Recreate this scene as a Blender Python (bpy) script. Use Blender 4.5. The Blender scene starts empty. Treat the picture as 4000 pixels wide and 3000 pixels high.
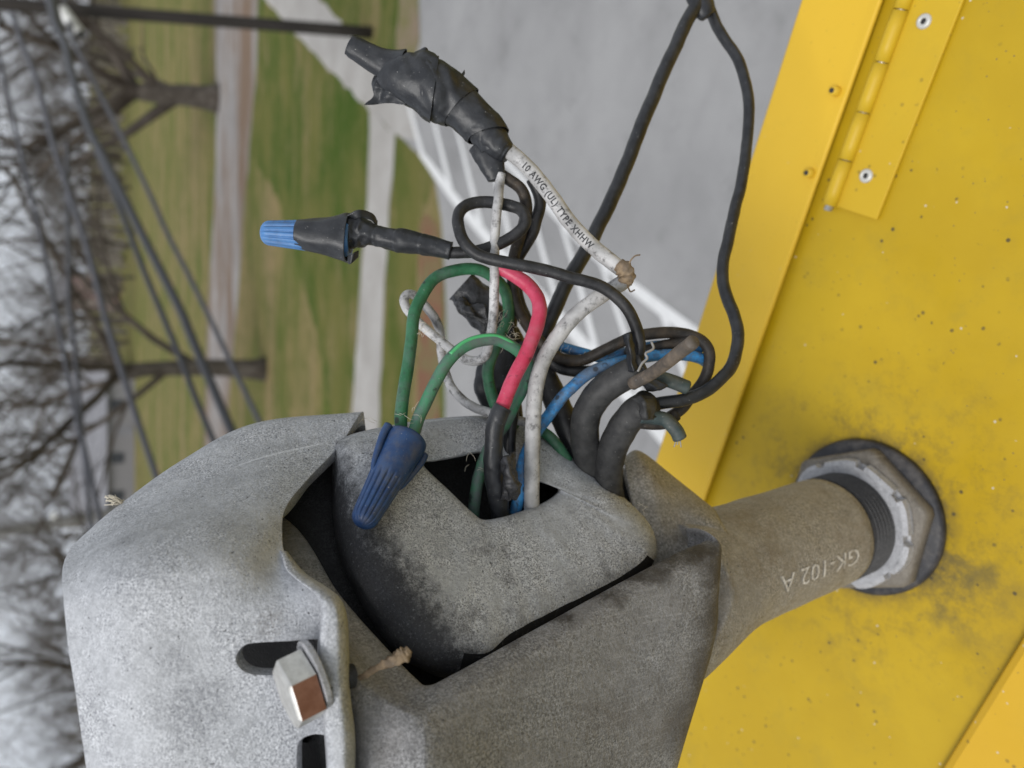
import bpy, bmesh, math, random
from mathutils import Vector, Matrix, noise

random.seed(7)
sc = bpy.context.scene
COL = sc.collection
# ------------------------------------------------------------------ camera
F = 3000.0                      # focal length in photo pixels (photo 4000 x 3000)
PITCH = math.radians(29.0)
CAM = Vector((0.0, 0.0, 4.5))
_s, _c = math.sin(PITCH), math.cos(PITCH)
AX = Vector((0, -_s, -_c))      # photo right  (world down)
AY = Vector((1, 0, 0))          # photo up     (world right)
FW = Vector((0, _c, -_s))       # viewing direction
cam_d = bpy.data.cameras.new('camera')
cam_d.sensor_width = 36.0
cam_d.lens = 27.0
cam_d.clip_start = 0.01
cam_d.clip_end = 3000.0
cam_d.dof.use_dof = True
cam_d.dof.focus_distance = 0.180
cam_d.dof.aperture_fstop = 14.0
cam = bpy.data.objects.new('camera', cam_d)
COL.objects.link(cam)
m = Matrix((AX, AY, -FW)).transposed().to_4x4()
m.translation = CAM
cam.matrix_world = m
sc.camera = cam
# ------------------------------------------------------------------ world, sun, exposure
SUN_EL, SUN_AZ = math.radians(56), math.radians(222)     # azimuth clockwise from +Y
w = bpy.data.worlds.new('World')
sc.world = w
w.use_nodes = True
wn, wl = w.node_tree.nodes, w.node_tree.links
wn.clear()
sky = wn.new('ShaderNodeTexSky')
sky.sky_type = 'NISHITA'
sky.sun_disc = False
sky.sun_elevation = SUN_EL
sky.sun_rotation = SUN_AZ
sky.dust_density = 4.0
sky.air_density = 1.2
hs = wn.new('ShaderNodeHueSaturation')
hs.inputs['Saturation'].default_value = 0.16
bg = wn.new('ShaderNodeBackground')
bg.inputs['Strength'].default_value = 0.13
wo = wn.new('ShaderNodeOutputWorld')
wl.new(sky.outputs[0], hs.inputs['Color'])
cl = wn.new('ShaderNodeMix')          # even overcast layer over the sky
cl.data_type = 'RGBA'
cl.inputs[0].default_value = 0.66
cl.inputs[7].default_value = (7.1, 7.6, 8.4, 1)
wl.new(hs.outputs[0], cl.inputs[6])
wl.new(cl.outputs[2], bg.inputs['Color'])
wl.new(bg.outputs[0], wo.inputs['Surface'])
sun_d = bpy.data.lights.new('sun', 'SUN')
sun_d.energy = 2.1
sun_d.angle = math.radians(24)
sun_d.color = (1.0, 0.98, 0.95)
sun = bpy.data.objects.new('sun', sun_d)
COL.objects.link(sun)
sdir = Vector((math.sin(SUN_AZ) * math.cos(SUN_EL), math.cos(SUN_AZ) * math.cos(SUN_EL), math.sin(SUN_EL)))
sun.rotation_euler = sdir.to_track_quat('Z', 'Y').to_euler()
sun.location = (0, -5, 12)
sc.view_settings.view_transform = 'Standard'
sc.view_settings.look = 'None'
sc.view_settings.gamma = 1.0
sc.view_settings.use_curve_mapping = False
sc.view_settings.exposure = -0.14
sc.cycles.use_denoising = True

# ------------------------------------------------------------------ geometry helpers
def at(px, py, d):
    """a surveyed point: photo pixel and distance along the view axis in metres"""
    return CAM + AX * ((px - 2000) / F * d) - AY * ((py - 1500) / F * d) + FW * d

def camv(x, y, z):              # photo right, photo down, away
    return AX * x - AY * y + FW * z

def gpt(px, py, z=0.0):
    r = camv((px - 2000) / F, (py - 1500) / F, 1.0)
    t = (z - CAM.z) / r.z
    return CAM + r * t

def catmull(p, n, closed=False):
    """p: list of Vectors/tuples of equal length -> n samples"""
    p = [tuple(a) for a in p]
    k = len(p)
    segs = k if closed else k - 1
    out = []
    cnt = n if closed else n - 1
    for i in range(n):
        u = i / cnt * segs
        j = min(int(u), segs - 1)
        t = u - j
        if closed:
            a, b, c, d = p[(j - 1) % k], p[j % k], p[(j + 1) % k], p[(j + 2) % k]
        else:
            b, c = p[j], p[j + 1]
            a = p[j - 1] if j > 0 else tuple(2 * x - y for x, y in zip(b, c))
            d = p[j + 2] if j + 2 < k else tuple(2 * y - x for x, y in zip(b, c))
        t2, t3 = t * t, t * t * t
        out.append(tuple(0.5 * (2 * B + (C - A) * t + (2 * A - 5 * B + 4 * C - D) * t2 + (3 * B - A - 3 * C + D) * t3)
                         for A, B, C, D in zip(a, b, c, d)))
    return out

WLOC = {}
def mk(name, verts, faces, mat, parent=None, origin=None, smooth=True, mats=None, fmat=None):
    verts = [Vector(v) for v in verts]
    if origin is None:
        origin = sum(verts, Vector()) / len(verts)
    origin = Vector(origin)
    me = bpy.data.meshes.new(name)
    me.from_pydata([v - origin for v in verts], [], faces)
    for mm in (mats or [mat]):
        me.materials.append(mm)
    if fmat:
        for p, i in zip(me.polygons, fmat):
            p.material_index = i
    if smooth:
        for p in me.polygons:
            p.use_smooth = True
    me.update()
    o = bpy.data.objects.new(name, me)
    COL.objects.link(o)
    WLOC[o.name] = origin
    if parent is not None:
        o.parent = parent
        o.location = origin - WLOC[parent.name]
    else:
        o.location = origin
    return o

def tag(o, label=None, cat=None, group=None, kind=None):
    if label: o['label'] = label
    if cat: o['category'] = cat
    if group: o['group'] = group
    if kind: o['kind'] = kind
    return o

def empty(name, loc):
    o = bpy.data.objects.new(name, None)
    o.empty_display_size = 0.02
    COL.objects.link(o)
    o.location = loc
    WLOC[o.name] = Vector(loc)
    return o

class MB:
    def __init__(s): s.v = []; s.f = []; s.m = []
    def add(s, v, f, mi=0):
        b = len(s.v)
        s.v += [Vector(x) for x in v]
        s.f += [tuple(i + b for i in q) for q in f]
        s.m += [mi] * len(f)
        return s
    def build(s, name, mat, parent=None, origin=None, smooth=True, mats=None):
        return mk(name, s.v, s.f, mat, parent, origin, smooth, mats, s.m if mats else None)

def frames(c):
    n = len(c)
    T = []
    for i in range(n):
        a, b = c[max(i - 1, 0)], c[min(i + 1, n - 1)]
        t = (b - a)
        T.append(t.normalized() if t.length > 1e-12 else Vector((0, 0, 1)))
    ref = -FW
    N = []
    nrm = ref - T[0] * ref.dot(T[0])
    if nrm.length < 1e-4: nrm = AX - T[0] * AX.dot(T[0])
    nrm.normalize()
    for i in range(n):
        nrm = nrm - T[i] * nrm.dot(T[i])
        nrm.normalize()
        N.append(nrm.copy())
    return T, N, [T[i].cross(N[i]) for i in range(n)]

def sweep(c, rad, sides=14, cap0=True, cap1=True, rfn=None, flat=None):
    """tube round the centre line c (world Vectors); rad list; rfn(i,u,theta)->factor"""
    T, N, B = frames(c)
    n = len(c)
    V, Fc = [], []
    for i in range(n):
        for j in range(sides):
            th = 2 * math.pi * j / sides
            k = rfn(i, i / (n - 1), th) if rfn else 1.0
            fl = flat(i / (n - 1)) if flat else 1.0
            V.append(c[i] + (N[i] * math.cos(th) * fl + B[i] * math.sin(th)) * rad[i] * k)
    for i in range(n - 1):
        for j in range(sides):
            j2 = (j + 1) % sides
            Fc.append((i * sides + j, i * sides + j2, (i + 1) * sides + j2, (i + 1) * sides + j))
    if cap0: Fc.append(tuple(reversed(range(sides))))
    if cap1: Fc.append(tuple((n - 1) * sides + j for j in range(sides)))
    return V, Fc

def line(pts, n, r=None):
    """pts (px,py,d[,half_px]) -> centre line and radii"""
    W = []
    for q in pts:
        p = at(*q[:3])
        rr = r if r is not None else q[3] * q[2] / F
        W.append((p.x, p.y, p.z, rr))
    S = catmull(W, n)
    return [Vector(q[:3]) for q in S], [q[3] for q in S]

def wire(name, pts, r, mat, label, group=None, parent=None, n=None, sides=16, wob=0.05, cat='wire', wander=.00035):
    n = n or max(16, len(pts) * 8)
    c, rad = line(pts, n, r)
    sd = random.random() * 50
    c = [p + Vector((noise.noise(p * 130 + Vector((sd, 0, 0))), noise.noise(p * 130 + Vector((0, sd, 0))), noise.noise(p * 130 + Vector((0, 0, sd))))) * wander for p in c]
    f = lambda i, u, th: 1 + wob * noise.noise(Vector((c[i].x * 400 + math.cos(th), c[i].y * 400 + math.sin(th), c[i].z * 400 + sd)))
    V, Fc = sweep(c, rad, sides, rfn=f)
    o = mk(name, V, Fc, mat, parent)
    if parent is None: tag(o, label, cat, group)
    elif label: o['label'] = label
    return o

def grid_mesh(P, nu, nv, thick=0.0, back=None, close=False, nz=0.0, nsc=300):
    """P rows of control points (world Vectors) -> smooth sheet; thick: solid thickness, direction away from `toward`"""
    rows = [catmull([tuple(p) for p in r], nu) for r in P]
    cols = [catmull([rows[i][j] for i in range(len(rows))], nv) for j in range(nu)]
    G = [[Vector(cols[j][i]) for j in range(nu)] for i in range(nv)]
    Nn = [[None] * nu for _ in range(nv)]
    for i in range(nv):
        for j in range(nu):
            du = G[i][min(j + 1, nu - 1)] - G[i][max(j - 1, 0)]
            dv = G[min(i + 1, nv - 1)][j] - G[max(i - 1, 0)][j]
            q = du.cross(dv)
            Nn[i][j] = q.normalized() if q.length > 1e-14 else Vector((0, 0, 1))
    if nz:
        for i in range(nv):
            for j in range(nu):
                G[i][j] = G[i][j] + Nn[i][j] * nz * noise.noise(G[i][j] * nsc)
    V = [G[i][j] for i in range(nv) for j in range(nu)]
    Fc = [(i * nu + j, (i + 1) * nu + j, (i + 1) * nu + j + 1, i * nu + j + 1) for i in range(nv - 1) for j in range(nu - 1)]
    if thick:
        b = len(V)
        V += [G[i][j] + Nn[i][j] * thick for i in range(nv) for j in range(nu)]
        Fc += [(b + q[3], b + q[2], b + q[1], b + q[0]) for q in Fc[:]]
        ring = [(0, j) for j in range(nu)] + [(i, nu - 1) for i in range(1, nv)] + [(nv - 1, j) for j in range(nu - 2, -1, -1)] + [(i, 0) for i in range(nv - 2, 0, -1)]
        for k in range(len(ring)):
            a = ring[k][0] * nu + ring[k][1]
            q = ring[(k + 1) % len(ring)]
            d = q[0] * nu + q[1]
            Fc.append((a, d, b + d, b + a))
    return V, Fc

def ats(rows): return [[at(*p) for p in r] for r in rows]

def bevel(o, wdt, seg=2, ang=40):
    md = o.modifiers.new('bevel', 'BEVEL')
    md.width = wdt; md.segments = seg; md.limit_method = 'ANGLE'; md.angle_limit = math.radians(ang)

def bake(o):
    dg = bpy.context.evaluated_depsgraph_get()
    me = bpy.data.meshes.new_from_object(o.evaluated_get(dg))
    old = o.data
    o.modifiers.clear()
    o.data = me
    me.name = o.name
    bpy.data.meshes.remove(old)

# ------------------------------------------------------------------ materials
class Mat:
    def __init__(s, name, rough=0.6, metal=0.0, spec=0.5):
        s.m = bpy.data.materials.new(name)
        s.m.use_nodes = True
        s.nt = s.m.node_tree
        s.n, s.l = s.nt.nodes, s.nt.links
        s.b = s.n['Principled BSDF']
        s.b.inputs['Roughness'].default_value = rough
        s.b.inputs['Metallic'].default_value = metal
        s.b.inputs['Specular IOR Level'].default_value = spec
        s.tc = s.n.new('ShaderNodeTexCoord')
    def mapped(s, scale=(1, 1, 1), rot=(0, 0, 0), src='Object'):
        mp = s.n.new('ShaderNodeMapping')
        mp.inputs['Scale'].default_value = scale
        mp.inputs['Rotation'].default_value = rot
        s.l.new(s.tc.outputs[src], mp.inputs[0])
        return mp.outputs[0]
    def noise(s, scale, detail=4, rough=0.6, vec=None, lo=None, hi=None, dist=0.0):
        t = s.n.new('ShaderNodeTexNoise')
        t.inputs['Scale'].default_value = scale
        t.inputs['Detail'].default_value = detail
        t.inputs['Roughness'].default_value = rough
        t.inputs['Distortion'].default_value = dist
        s.l.new(vec if vec else s.tc.outputs['Object'], t.inputs['Vector'])
        return s.ramp(t.outputs['Fac'], lo, hi) if lo is not None else t.outputs['Fac']
    def voro(s, scale, vec=None, lo=None, hi=None):
        t = s.n.new('ShaderNodeTexVoronoi')
        t.inputs['Scale'].default_value = scale
        s.l.new(vec if vec else s.tc.outputs['Object'], t.inputs['Vector'])
        return s.ramp(t.outputs['Distance'], lo, hi) if lo is not None else t.outputs['Distance']
    def ramp(s, x, lo, hi):
        t = s.n.new('ShaderNodeMapRange')
        t.interpolation_type = 'SMOOTHSTEP'
        t.inputs['From Min'].default_value = lo
        t.inputs['From Max'].default_value = hi
        s.l.new(x, t.inputs['Value'])
        return t.outputs[0]
    def mul(s, a, b, op='MULTIPLY'):
        t = s.n.new('ShaderNodeMath')
        t.operation = op
        for i, q in enumerate((a, b)):
            if isinstance(q, (int, float)): t.inputs[i].default_value = q
            else: s.l.new(q, t.inputs[i])
        return t.outputs[0]
    def mix(s, fac, a, b, bt='MIX'):
        t = s.n.new('ShaderNodeMix')
        t.data_type = 'RGBA'
        t.blend_type = bt
        for i, q in ((0, fac), (6, a), (7, b)):
            if isinstance(q, (int, float)): t.inputs[i].default_value = q
            elif isinstance(q, tuple): t.inputs[i].default_value = q + (1.0,)
            else: s.l.new(q, t.inputs[i])
        return t.outputs[2]
    def dist(s, p, sc=(1, 1, 1)):          # distance of the object-space point from p
        t = s.n.new('ShaderNodeVectorMath'); t.operation = 'DISTANCE'
        s.l.new(s.tc.outputs['Object'], t.inputs[0])
        t.inputs[1].default_value = p
        return t.outputs['Value']
    def col(s, c):
        if isinstance(c, tuple): s.b.inputs['Base Color'].default_value = c + (1.0,)
        else: s.l.new(c, s.b.inputs['Base Color'])
        return s
    def rough(s, x): s.l.new(x, s.b.inputs['Roughness']); return s
    def bump(s, h, strength, dist):
        t = s.n.new('ShaderNodeBump')
        t.inputs['Strength'].default_value = strength
        t.inputs['Distance'].default_value = dist
        s.l.new(h, t.inputs['Height'])
        s.l.new(t.outputs[0], s.b.inputs['Normal'])
        return s

CAPO = at(780, 2400, .146)
BLKO = at(1880, 2150, .19)
def cast(name, base, dark, light, rough=0.62, blot=(0.5, 0.72), metal=0.25, blotcol=None, brush=None, attr=None,
         stains_shade=(), pit=0.75, fine=2400, soft=(.38, .62), blotamt=0.65):
    M = Mat(name, rough, metal, 0.4)
    up_ = lambda k: tuple(min(1, x * k) for x in base)
    f3 = M.noise(120, 6, 0.72, lo=0.36, hi=0.64)
    c = M.mix(f3, up_(0.86), up_(1.14))
    f = M.noise(fine, 3, 0.7, lo=0.34, hi=0.66)
    g = M.mix(f, dark, light)
    gm = M.noise(75, 5, 0.7, vec=M.mapped((1, 1, 1), (1.1, .4, .2)), lo=0.34, hi=0.62)
    c = M.mix(M.mul(M.mul(gm, 0.75), 0.22, 'ADD'), c, g)
    f2 = M.noise(600, 5, 0.75, lo=0.46, hi=0.68)
    c = M.mix(M.mul(f2, 0.45), c, tuple(x * .55 for x in base))
    st = M.noise(150, 5, 0.7, vec=M.mapped((1, 1, .16)), lo=0.50, hi=0.74)      # run marks down the casting
    c = M.mix(M.mul(st, 0.40), c, tuple(x * .60 for x in base))
    b = M.noise(55, 7, 0.75, lo=blot[0], hi=blot[1])
    c = M.mix(M.mul(b, blotamt), c, blotcol or tuple(x * 0.45 for x in dark))
    pits = M.noise(1100, 2, 0.5, lo=0.69, hi=0.73)
    c = M.mix(M.mul(pits, pit), c, (0.045, 0.045, 0.045))
    gl = M.noise(2400, 2, 0.5, vec=M.mapped((1, 1, 1), (0.5, 0.2, 0.9)), lo=0.68, hi=0.75)
    c = M.mix(M.mul(M.mul(gl, gm), 0.7), c, tuple(min(1, x * 1.6) for x in light))
    sc1 = M.noise(260, 2, 0.5, vec=M.mapped((1, .04, .04), (.3, .2, .5)), lo=0.735, hi=0.76)
    sc2 = M.noise(300, 2, 0.5, vec=M.mapped((.05, 1, .05), (.8, .1, .3)), lo=0.745, hi=0.77)
    c = M.mix(M.mul(M.mul(sc1, sc2, 'ADD'), 0.35), c, tuple(min(1, x * 1.35) for x in light))
    if brush:
        s_ = M.noise(1600, 2, 0.6, vec=M.mapped(brush), lo=0.52, hi=0.72)
        c = M.mix(M.mul(s_, 0.20), c, tuple(min(1, x * 1.4) for x in light))
    for p, r, colr, amt in stains_shade:
        q = M.ramp(M.mul(M.dist(p), M.mul(M.noise(220, 6, 0.75), .010), 'ADD'), r * 1.12 + .005, r * .30 + .005)
        q = M.mul(q, M.noise(1500, 4, 0.75, lo=soft[0], hi=soft[1]))
        c = M.mix(M.mul(q, amt), c, colr)
    if attr:                            # shade inside the hood, painted in through a mesh attribute
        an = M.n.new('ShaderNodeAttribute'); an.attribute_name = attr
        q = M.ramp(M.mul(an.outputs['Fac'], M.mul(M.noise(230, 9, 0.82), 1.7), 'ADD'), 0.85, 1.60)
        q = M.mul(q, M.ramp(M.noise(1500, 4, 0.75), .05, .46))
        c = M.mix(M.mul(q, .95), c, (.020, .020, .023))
    M.col(c)
    h = M.mul(M.noise(1300, 4, 0.7), M.mul(M.noise(240, 4, 0.7), 1.4), 'ADD')
    M.bump(h, 0.6, 0.0004)
    return M.m

def rel(o, *p): return tuple(at(*p) - o)
M_CAP = cast('cast_cap', (0.465, 0.475, 0.495), (0.215, 0.222, 0.24), (0.68, 0.69, 0.715), blot=(0.52, 0.76), blotcol=(0.17, 0.175, 0.19),
             stains_shade=((rel(CAPO, 770, 2760, .1455), .008, (.15, .155, .17), .65), (rel(CAPO, 700, 2600, .1455), .004, (.16, .165, .18), .5), (rel(CAPO, 470, 2090, .156), .0045, (.17, .17, .18), .55), (rel(CAPO, 1060, 2440, .149), .004, (.19, .175, .155), .5)))
WALLO = at(2200, 2750, .17)
M_WALL = cast('cast_wall', (0.245, 0.240, 0.240), (0.120, 0.118, 0.118), (0.36, 0.355, 0.355), blot=(0.50, 0.75), blotcol=(0.115, 0.10, 0.09), brush=(1, 0.10, 0.10), fine=1800, soft=(.05, .5),
              stains_shade=tuple((rel(WALLO, x, y, d), r, (.055, .048, .042), a) for x, y, d, r, a in ((1000, 2580, .186, .030, 1.), (760, 2700, .192, .03, 1.), (1200, 3000, .170, .011, 1.), (2710, 2140, .192, .007, .9), (2790, 2200, .195, .008, .9), (2780, 2400, .196, .010, .8), (2770, 2600, .196, .011, .75), (2560, 2220, .187, .0055, .85), (2400, 2300, .180, .005, .8), (2240, 2380, .173, .0045, .7), (2680, 2800, .195, .012, .6), (2100, 2450, .167, .004, .6), (2000, 2500, .168, .0035, .6), (2180, 2420, .176, .004, .85), (2330, 2340, .183, .0045, .85), (2470, 2270, .189, .005, .9), (2610, 2190, .195, .006, .9))))  # spots behind the cap slots paint shade in; others darken rim and right edge
M_NECK = cast('cast_neck', (0.315, 0.295, 0.262), (0.19, 0.178, 0.158), (0.44, 0.42, 0.385), blot=(0.46, 0.70), blotcol=(0.18, 0.145, 0.10), fine=1500)
M_SHADE_SOOT = Mat('shade_soot_black', 0.8, 0, 0.2); M_SHADE_SOOT.col(M_SHADE_SOOT.mix(M_SHADE_SOOT.noise(900, 4, 0.7, lo=0.55, hi=0.8), (0.012, 0.012, 0.013), (0.085, 0.085, 0.088))); M_SHADE_SOOT = M_SHADE_SOOT.m  # shade painted into the block window, soot on its lower right side
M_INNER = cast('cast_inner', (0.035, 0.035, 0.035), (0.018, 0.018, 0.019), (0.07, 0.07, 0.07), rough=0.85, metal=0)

def rubber(name, a, b, scale=350, rough=0.5, dust=(0.16, 0.14, 0.12), dustamt=0.35, lo=0.45, hi=0.7, spec=0.45, bumps=0.0002, spots=0.0):
    M = Mat(name, rough, 0, spec)
    c = M.mix(M.noise(scale, 4, 0.65, lo=0.35, hi=0.65), a, b)
    d = M.noise(scale * 0.35, 5, 0.7, lo=lo, hi=hi)
    c = M.mix(M.mul(d, dustamt), c, dust)
    if spots:
        q = M.mul(M.voro(300, lo=.30, hi=.20), M.noise(210, 2, .5, vec=M.mapped((1, 1, 1), (.4, .9, .2)), lo=.48, hi=.56))
        c = M.mix(M.mul(q, spots), c, (.02, .02, .02))
        q = M.noise(520, 7, .8, vec=M.mapped((1, 1, 1), (.9, .1, .6)), lo=.54, hi=.68)
        c = M.mix(M.mul(q, spots * .7), c, (.035, .035, .035))
    sp = M.noise(1800, 2, 0.5, lo=0.71, hi=0.76)
    c = M.mix(M.mul(sp, 0.5), c, (0.4, 0.39, 0.37))
    M.col(c)
    M.bump(M.noise(800, 4, 0.7), 0.4, bumps)
    return M.m

M_TAPE = rubber('vinyl_tape', (0.016, 0.017, 0.020), (0.026, 0.028, 0.032), rough=0.40, dust=(0.06, 0.06, 0.064), dustamt=0.3, spec=0.4)
M_TAPE2 = rubber('shiny_tape', (0.02, 0.02, 0.022), (0.05, 0.05, 0.055), rough=0.22, dustamt=0.1, bumps=0.0008)
M_BLK = rubber('black_wire', (0.014, 0.014, 0.015), (0.028, 0.028, 0.030), rough=0.45, dust=(0.075, 0.072, 0.07), dustamt=0.35, spec=0.35)
M_BLKB = rubber('black_wire_brown', (0.018, 0.016, 0.014), (0.036, 0.031, 0.027), rough=0.55, dust=(0.12, 0.085, 0.055), dustamt=0.5, spec=0.3)
M_BLKS = rubber('black_wire_smooth', (0.012, 0.0125, 0.014), (0.022, 0.023, 0.026), rough=0.36, dust=(0.055, 0.055, 0.055), dustamt=0.3, spec=0.4)
M_CABLE = rubber('grey_cable', (0.028, 0.028, 0.029), (0.044, 0.044, 0.044), rough=0.55, dust=(0.085, 0.083, 0.08), dustamt=0.4, spec=0.3)
M_RED = rubber('red_wire', (0.50, 0.035, 0.085), (0.57, 0.075, 0.14), scale=200, rough=0.42, dust=(0.30, 0.12, 0.13), dustamt=0.45, lo=0.50, hi=0.72, spots=.55)
M_GREEN = rubber('green_wire', (0.020, 0.115, 0.050), (0.035, 0.16, 0.075), rough=0.5, dust=(0.10, 0.13, 0.12), dustamt=0.55, spots=.8)
M_GREEN2 = rubber('green_wire_worn', (0.05, 0.22, 0.11), (0.10, 0.15, 0.13), scale=260, rough=0.55, dust=(0.12, 0.13, 0.13), dustamt=0.65, spots=.7)
M_BLUE = rubber('blue_wire', (0.02, 0.15, 0.38), (0.04, 0.27, 0.60), rough=0.5, dust=(0.10, 0.105, 0.11), dustamt=0.75, lo=0.40, hi=0.58, spots=.8)
M_NUT = rubber('blue_plastic', (0.018, 0.050, 0.145), (0.026, 0.070, 0.185), rough=0.42, dust=(0.11, 0.11, 0.12), dustamt=0.55)
M_NUTL = rubber('light_blue_plastic', (0.055, 0.17, 0.40), (0.075, 0.21, 0.46), rough=0.42, dust=(0.06, 0.06, 0.07), dustamt=0.5)

def white_wire(name, base=(0.56, 0.55, 0.545), amt=0.75, lo=0.50, hi=0.62):
    M = Mat(name, 0.5, 0, 0.4)
    c = M.mix(M.noise(150, 4, 0.6, lo=0.35, hi=0.7), base, tuple(x * 0.62 for x in base))
    d = M.noise(420, 7, 0.8, lo=lo, hi=hi)
    sft = M.noise(130, 4, 0.7, lo=0.40, hi=0.75)
    c = M.mix(M.mul(sft, 0.5), c, tuple(x * 0.42 for x in base))
    c = M.mix(M.mul(d, amt), c, (0.07, 0.066, 0.065))
    M.col(c)
    M.bump(M.noise(900, 4, 0.7), 0.3, 0.0002)
    return M.m
M_WHITE = white_wire('white_wire', lo=0.51, hi=0.66)
M_WHITE2 = white_wire('white_wire_dirty', (0.58, 0.57, 0.57), lo=0.48, hi=0.62)
M_PRINT = Mat('black_print', 0.6).col((0.025, 0.025, 0.028)).m
M_CHALK = Mat('chalk_mark', 0.8); M_CHALK.col(M_CHALK.mix(M_CHALK.noise(450, 4, 0.7, lo=0.36, hi=0.60), (0.34, 0.31, 0.26), (0.62, 0.60, 0.57))); M_CHALK = M_CHALK.m
M_STEEL = Mat('zinc_steel', 0.42, 0.7)
M_STEEL.col(M_STEEL.mix(M_STEEL.noise(500, 4, 0.6, lo=0.3, hi=0.7), (0.50, 0.49, 0.46), (0.68, 0.67, 0.64))); M_STEEL = M_STEEL.m
M_BROWN_REFL = Mat('brown_reflection', 0.5, 0.35)
M_BROWN_REFL.col(M_BROWN_REFL.mix(M_BROWN_REFL.noise(400, 4, 0.6, lo=0.3, hi=0.7), (0.20, 0.085, 0.05), (0.27, 0.13, 0.085))); M_BROWN_REFL = M_BROWN_REFL.m  # brown reflection of the surroundings painted on one bolt facet
M_ZINC = cast('zinc_ring', (0.42, 0.42, 0.43), (0.28, 0.28, 0.29), (0.55, 0.55, 0.57), metal=0.3)
M_HEX = cast('dull_nut', (0.20, 0.175, 0.14), (0.13, 0.115, 0.095), (0.26, 0.235, 0.20))
M_THREAD = cast('dark_thread', (0.050, 0.048, 0.047), (0.025, 0.025, 0.025), (0.085, 0.082, 0.08), metal=0)
M_GASKET = rubber('gasket_rubber', (0.014, 0.014, 0.017), (0.026, 0.026, 0.03), rough=0.55)
M_TAN = rubber('tan_debris', (0.30, 0.22, 0.14), (0.17, 0.125, 0.085), rough=0.8, dustamt=0.4, spec=0.2)
M_COPPER = rubber('bare_end', (0.07, 0.06, 0.052), (0.22, 0.17, 0.125), scale=120, rough=0.6, dust=(0.06, 0.055, 0.05), dustamt=0.8)
M_GRNEND = rubber('green_grey_end', (0.03, 0.045, 0.048), (0.05, 0.075, 0.075), rough=0.55)
M_STRAND = Mat('dusty_strand', 0.6, 0.2).col((0.33, 0.32, 0.31)).m
M_FLUFF = Mat('pale_fluff', 0.9).col((0.6, 0.55, 0.45)).m

def yellow(name, base, base2, grime=1.0, centre=None):
    M = Mat(name, 0.42, 0, 0.35)
    c = M.mix(M.noise(7, 5, 0.65, lo=0.32, hi=0.68), base, base2)
    # faint smears
    sm = M.noise(34, 8, 0.75, lo=0.50, hi=0.78)
    c = M.mix(M.mul(sm, 0.34 * grime), c, (0.24, 0.19, 0.03))
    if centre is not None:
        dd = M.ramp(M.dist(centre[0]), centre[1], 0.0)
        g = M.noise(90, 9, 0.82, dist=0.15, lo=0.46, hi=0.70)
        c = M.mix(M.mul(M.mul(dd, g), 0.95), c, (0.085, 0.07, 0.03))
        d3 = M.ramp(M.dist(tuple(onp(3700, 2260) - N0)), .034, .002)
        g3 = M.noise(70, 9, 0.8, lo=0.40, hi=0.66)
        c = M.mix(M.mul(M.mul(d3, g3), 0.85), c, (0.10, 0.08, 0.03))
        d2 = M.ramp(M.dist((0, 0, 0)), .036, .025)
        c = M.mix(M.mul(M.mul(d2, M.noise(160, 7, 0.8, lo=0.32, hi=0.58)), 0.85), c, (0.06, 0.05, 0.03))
    # flecks of dirt
    msk = M.noise(14, 3, 0.6, lo=0.40, hi=0.62)
    fl = M.voro(210, lo=0.17, hi=0.10)
    fl = M.mul(fl, msk)
    keep = M.noise(170, 1, 0.4, lo=0.50, hi=0.56)
    c = M.mix(M.mul(M.mul(fl, keep), 0.85 * grime), c, (0.05, 0.042, 0.025))
    fl2 = M.mul(M.voro(420, lo=0.15, hi=0.08), M.noise(330, 1, 0.4, vec=M.mapped((1, 1, 1), (0, 0, 1)), lo=0.56, hi=0.6))
    c = M.mix(M.mul(fl2, 0.7 * grime), c, (0.12, 0.10, 0.06))
    fl3 = M.mul(M.voro(240, vec=M.mapped((1, 1, 1), (1, 0, 1)), lo=0.12, hi=0.07), M.noise(200, 1, 0.4, vec=M.mapped((1, 1, 1), (2, 0, 1)), lo=0.60, hi=0.63))
    c = M.mix(M.mul(fl3, 0.8 * grime), c, (0.55, 0.52, 0.45))
    M.col(c)
    M.rough(M.ramp(M.noise(40, 4, 0.6), -0.6, 1.6))
    M.bump(M.noise(260, 3, 0.6), 0.06, 0.0005)
    return M

# ------------------------------------------------------------------ ground and background
def flat(name, px_pts, z, mat, kind='structure', label=None, n=None, closed=True, edge=0.0):
    P = [gpt(x, y, z) for x, y in px_pts]
    if n:
        S = catmull([tuple(p) for p in P], n, closed=True)
        P = [Vector(q) for q in S]
    if edge and not n:
        Q = []
        for a_, b_ in zip(P, P[1:] + P[:1]):
            k_ = max(1, min(60, int((b_ - a_).length / .35)))
            Q += [a_.lerp(b_, i_ / k_) for i_ in range(k_)]
        P = Q
    if edge:
        P = [p + Vector((noise.noise(p * 3.1) * edge, noise.noise(p * 2.7 + Vector((9, 3, 1))) * edge, 0)) for p in P]
    for p in P: p.z = z
    bm = bmesh.new()
    vs = [bm.verts.new(p) for p in P]
    f = bm.faces.new(vs)
    if f.normal.z < 0: f.normal_flip()
    bm.normal_update()
    if f.normal.z < 0: f.normal_flip()
    bmesh.ops.triangulate(bm, faces=[f])
    me = bpy.data.meshes.new(name)
    bm.to_mesh(me); bm.free()
    me.materials.append(mat)
    o = bpy.data.objects.new(name, me)
    COL.objects.link(o)
    o['kind'] = kind
    if label: o['label'] = label
    return o

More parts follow.
